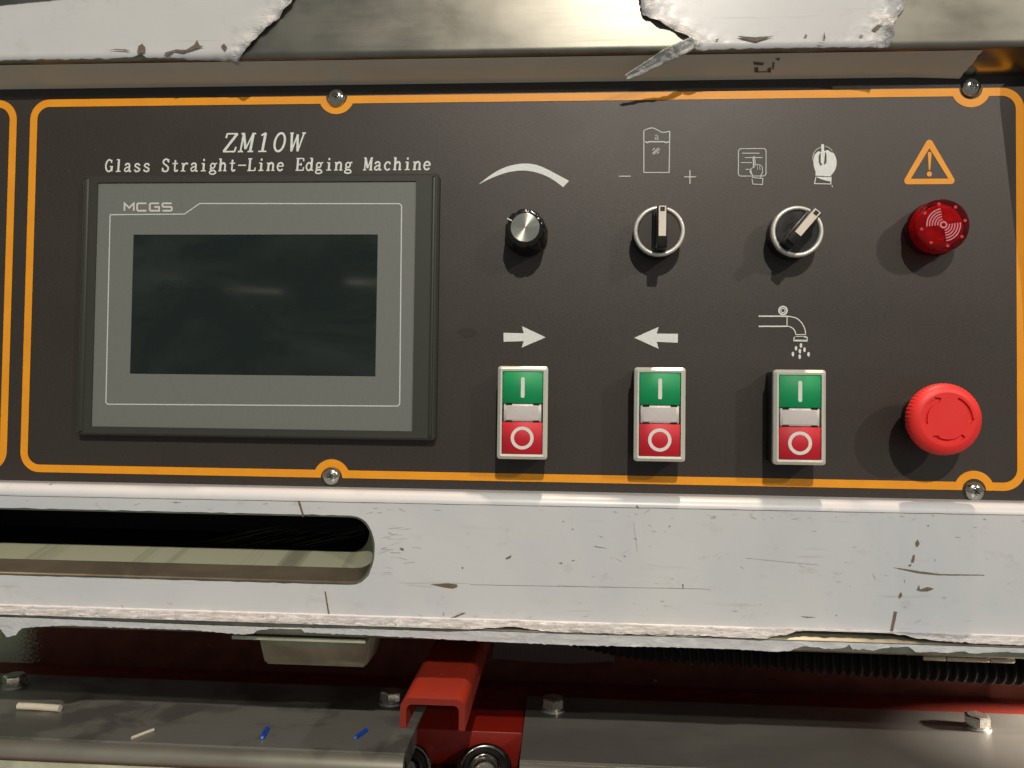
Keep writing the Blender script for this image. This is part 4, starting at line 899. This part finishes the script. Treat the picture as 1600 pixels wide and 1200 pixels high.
# red channel
zch = P(675, 1092, -.055).z
yf = -.055; cxa, cxb = P(630, 1092, yf).x, P(727, 1094, yf).x
cx0, cx1 = cxa - .0015, cxb; yb = .10; th = .0032; fh = .0155; ro = .005
ch = empty('red_channel', ((cx0 + cx1) / 2, yf, zch - fh), 'bright red inverted channel bracket reaching out between the steel plates', 'bracket')
outp = [(cx0, zch - fh)] + arc(cx0 + ro, zch - ro, ro, ro, 180, 90, 6) + arc(cx1 - ro, zch - ro, ro, ro, 90, 0, 6) + [(cx1, zch - fh)]
ri = ro - th + .001
inp = [(cx1 - th, zch - fh)] + arc(cx1 - th - ri, zch - th - ri, ri, ri, 0, 90, 5) + arc(cx0 + th + ri, zch - th - ri, ri, ri, 90, 180, 5) + [(cx0 + th, zch - fh)]
MB().prism([outp + inp], yf, yb).build('channel_body', M_['redpaint'], ch)
# red block between the plates
bkx0, bkx1 = xL1 + .0005, xR0 - .0004; zbk = ZP - .001
yk0 = Q(735, 1142, zbk).y; yk1 = Q(735, 1086, zbk).y
bk = empty('red_block', ((bkx0 + bkx1) / 2, yk0, zbk - .03), 'dark red painted block filling the gap between the steel plates', 'machine block')
MB().box(bkx0 - .004, bkx1, yk0, yk1 + .02, zbk - .03, zbk, .0006, 2).build('block_body', M_['redblock'], bk)
# bearings
def bearing(px, py, Y, R_, tilt, label):
    p = P(px, py, Y); e = empty('bearing', p, label, 'bearing', 'roller bearings below the red block')
    rot = Matrix.Rotation(tilt, 4, 'X')
    def L_(prof_, nm, mt): MB().lathe(prof_, 56, cap=False).xf(rot).build(nm, mt, e, False)
    L_([(R_, -.008), (R_, .002), (R_ * .97, .003), (R_ * .82, .003), (R_ * .80, .0015)], 'outer_ring', M_['darksteel'])
    L_([(R_ * .81, .0012), (R_ * .58, .0012)], 'seal', M_['black'])
    L_([(R_ * .60, .001), (R_ * .59, .003), (R_ * .48, .003), (R_ * .45, .001), (R_ * .45, -.006)], 'inner_ring', M_['darksteel'])
    MB().lathe([(R_ * .44, -.006), (R_ * .40, -.002), (R_ * .3, -.001), (R_ * .24, -.001)], 40).xf(rot).build('hub_bolt', M_['bolt'], e, False)
bearing(757, 1203, yk0 - .018, .0168, math.radians(-58), 'shiny steel bearing at the bottom edge in front of the red block')
bearing(638, 1202, yk0 - .010, .0150, math.radians(-40), 'dark bearing half hidden by the end of the left steel plate')
t = MB().box(xL1 + .001, xR0 - .001, yk0 - .045, yk0 - .0005, ZP - .05, ZP - .022, .001, 1); o = t.build('dark_slide', M_['black']); tag(o, 'black slide below the bearings at the bottom edge of the photo', 'machine slide')

# bracket, hose, hinge, walls
YK = .012
bc = [P(*q, YK) for q in ((398, 975), (588, 978), (571, 1044), (413, 1038))]
bk2 = empty('zinc_bracket', ((bc[2].x + bc[3].x) / 2, YK, bc[2].z), 'pale grey green tapered bracket hanging under the beam left of the red channel', 'bracket')
zt_, zb_ = (bc[0].z + bc[1].z) / 2, (bc[2].z + bc[3].z) / 2
def frus(mb, xa, xb, xc, xd, y0, y1, d0=0):
    vs = [(xa, y0, zt_), (xb, y0, zt_), (xc, y0, zb_), (xd, y0, zb_), (xa, y1, zt_), (xb, y1, zt_), (xc, y1, zb_), (xd, y1, zb_)]
    mb.add(vs, [(3, 2, 1, 0), (0, 1, 5, 4), (1, 2, 6, 5), (2, 3, 7, 6), (3, 0, 4, 7), (4, 5, 6, 7)]); return mb
bmx = bmesh.new(); q = frus(MB(), bc[0].x, bc[1].x, bc[2].x, bc[3].x, YK, YK + .03)
vv = [bmx.verts.new(p) for p in q.v]; [bmx.faces.new([vv[i] for i in f]) for f in q.f]; bmesh.ops.bevel(bmx, geom=bmx.edges[:], offset=.0015, segments=3, affect='EDGES')
o = MB().bm(bmx, True).build('bracket_body', M_['bracket'], bk2)
MB().box(bc[0].x - .001, bc[1].x + .001, YL + .006, YK + .03, zt_ - .0005, zt_ + .0015).build('mounting_flange', M_['bracket'], bk2)

# corrugated hose
hp = smooth_pts([(900, 985, .085), (985, 1002, .07), (1080, 1010, .055), (1200, 1018, .045), (1350, 1028, .036), (1500, 1036, .03), (1700, 1046, .025), (1800, 1050, .025)], 40)
pts3 = [P(q.x, q.y, q.z) for q in hp]; vs = []; nr = 20; L_ = [0]
for i in range(1, len(pts3)): L_.append(L_[-1] + (pts3[i] - pts3[i - 1]).length)
samples = []; tot = L_[-1]; ns_ = 560; j = 0
for i in range(ns_ + 1):
    s_ = tot * i / ns_
    while j < len(L_) - 2 and L_[j + 1] < s_: j += 1
    c_ = pts3[j].lerp(pts3[j + 1], (s_ - L_[j]) / max(1e-9, L_[j + 1] - L_[j])); tn = (pts3[j + 1] - pts3[j]).normalized()
    rr = .0098 + .0013 * math.tanh(2.5 * math.sin(2 * PI * s_ / .0052)); a1 = tn.cross(Vector((0, 0, 1))).normalized(); a2 = tn.cross(a1)
    for k_ in range(nr): vs.append(c_ + (a1 * math.cos(2 * PI * k_ / nr) + a2 * math.sin(2 * PI * k_ / nr)) * rr)
t = MB().add(vs, [(i * nr + k_, i * nr + (k_ + 1) % nr, (i + 1) * nr + (k_ + 1) % nr, (i + 1) * nr + k_) for i in range(ns_) for k_ in range(nr)], True)
o = t.build('corrugated_hose', M_['hose']); tag(o, 'black corrugated hose running under the beam at right', 'hose')
# hinge
hp0 = P(1442, 1026.5, -.006); hg = empty('hinge', (P(1512, 1030, -.006)), 'small pale steel hinge knuckles under the right end of the beam', 'hinge')
ks = [(1441, 1476.5), (1478, 1544.5), (1546, 1584)]
for a_, c_ in ks:
    x0, x1 = P(a_, 1029, -.006).x, P(c_, 1031, -.006).x; zc_ = (P(1441, 1026.5, -.006).z + P(1584, 1032, -.006).z) / 2
    vs = []; rr = .0017
    for x in (x0, x0 + .0003, x1 - .0003, x1):
        r2 = rr * (.85 if x in (x0, x1) else 1)
        vs += [(x, -.006 + r2 * math.cos(2 * PI * k_ / 16), zc_ + r2 * math.sin(2 * PI * k_ / 16)) for k_ in range(16)]
    t = MB().add(vs, [(i * 16 + k_, (i + 1) * 16 + k_, (i + 1) * 16 + (k_ + 1) % 16, i * 16 + (k_ + 1) % 16) for i in range(3) for k_ in range(16)], True)
    t.add(vs[:16], [tuple(range(16))]); t.add(vs[-16:], [tuple(range(16))]); t.build('knuckle', M_['hinge'], hg)
MB().box(P(1445, 1029, -.006).x, P(1582, 1030, -.006).x, -.006, .02, zc_ + .0010, zc_ + .0019).build('hinge_leaf', M_['hinge'], hg)
# surroundings under and behind
YWALL = .16
t = MB().box(-.7, .7, YWALL, YWALL + .01, ZP - .2, z4 + .16); o = t.build('back_wall', M_['redwall']); tag(o, kind='structure')
t = MB().box(-.7, .7, .02 - .1, YWALL, ZP - .075, ZP - .065); o = t.build('machine_bed', M_['redwall']); tag(o, kind='structure')
# red ledge behind the plates
t = MB().box(XA, XB, min(YbL, YbR) + .002, YWALL, ZP - .03, ZP - .008); o = t.build('red_ledge', M_['ledge']); tag(o, 'dark red painted ledge behind the steel plates', 'machine frame')
# mesh patch on the wall
YMs = YWALL - .002
t = MB().prism([[S2(x, y, YMs) for x, y in ((776, 985), (960, 985), (960, 1033), (890, 1037), (830, 1034), (768, 1029))]], YMs, YMs + .001); o = t.build('mesh_cloth', M_['mesh']); tag(o, 'faded ribbed cloth patch on the red wall right of the red channel', 'cloth')

# scraps
def rod(pa, pb, r_, name, mat, label, cat, grp=None, core=None, bend=0.0, Z=None):
    z = ZP + r_; a = Q(*pa, z); c = Q(*pb, z); e = empty(name, ((a.x + c.x) / 2, (a.y + c.y) / 2, ZP), label, cat, grp)
    n_ = 10; vs = []; d = (c - a).normalized(); sd = Vector((0, 0, 1)).cross(d)
    for i in range(n_ + 1):
        q = a.lerp(c, i / n_) + sd * bend * math.sin(PI * i / n_) + Vector((0, 0, 0))
        for k_ in range(14): vs.append(q + (sd * math.cos(2 * PI * k_ / 14) + Vector((0, 0, 1)) * math.sin(2 * PI * k_ / 14)) * r_)
    t = MB().add(vs, [(i * 14 + k_, i * 14 + (k_ + 1) % 14, (i + 1) * 14 + (k_ + 1) % 14, (i + 1) * 14 + k_) for i in range(n_) for k_ in range(14)], True)
    for sl in (vs[:14], vs[-14:]): t.add(sl, [tuple(range(14))])
    t.build('sleeve' if core else 'tube', mat, e)
    if core:
        vs2 = [a - d * .0002 + (sd * math.cos(2 * PI * k_ / 10) + Vector((0, 0, 1)) * math.sin(2 * PI * k_ / 10)) * r_ * .55 for k_ in range(10)] + [a - d * .0009 + (sd * math.cos(2 * PI * k_ / 10) + Vector((0, 0, 1)) * math.sin(2 * PI * k_ / 10)) * r_ * .5 for k_ in range(10)]
        m_ = MB().add(vs2, [(k_, (k_ + 1) % 10, (k_ + 1) % 10 + 10, k_ + 10) for k_ in range(10)] + [tuple(range(10, 20))]); m_.build('core', core, e)
rod((29, 1103), (94, 1107), .0023, 'plastic_tube_scrap', M_['tube'], 'thick cream plastic tube scrap lying on the left plate near its bolt', 'tube scrap', 'cream tube scraps on the left plate', bend=.0006)
rod((206, 1153), (240, 1140), .0010, 'plastic_tube_scrap', M_['tube'], 'thin cream plastic tube scrap near the front edge of the left plate', 'tube scrap', 'cream tube scraps on the left plate')
rod((410, 1152), (418, 1138), .0013, 'blue_wire_scrap', M_['blue'], 'short blue wire scrap on the left plate, the left one of two', 'wire scrap', 'blue wire scraps on the left plate', M_['bluecore'])
rod((556, 1152), (573, 1140), .0012, 'blue_wire_scrap', M_['blue'], 'blue wire scrap on the left plate nearest the red channel', 'wire scrap', 'blue wire scraps on the left plate', M_['bluecore'])
print('H', [round(x, 4) for x in (XL, XR, ZT, ZB, ZP, YbL, YfL, YbR, YfR, yk0, yk1, zch, z4)])
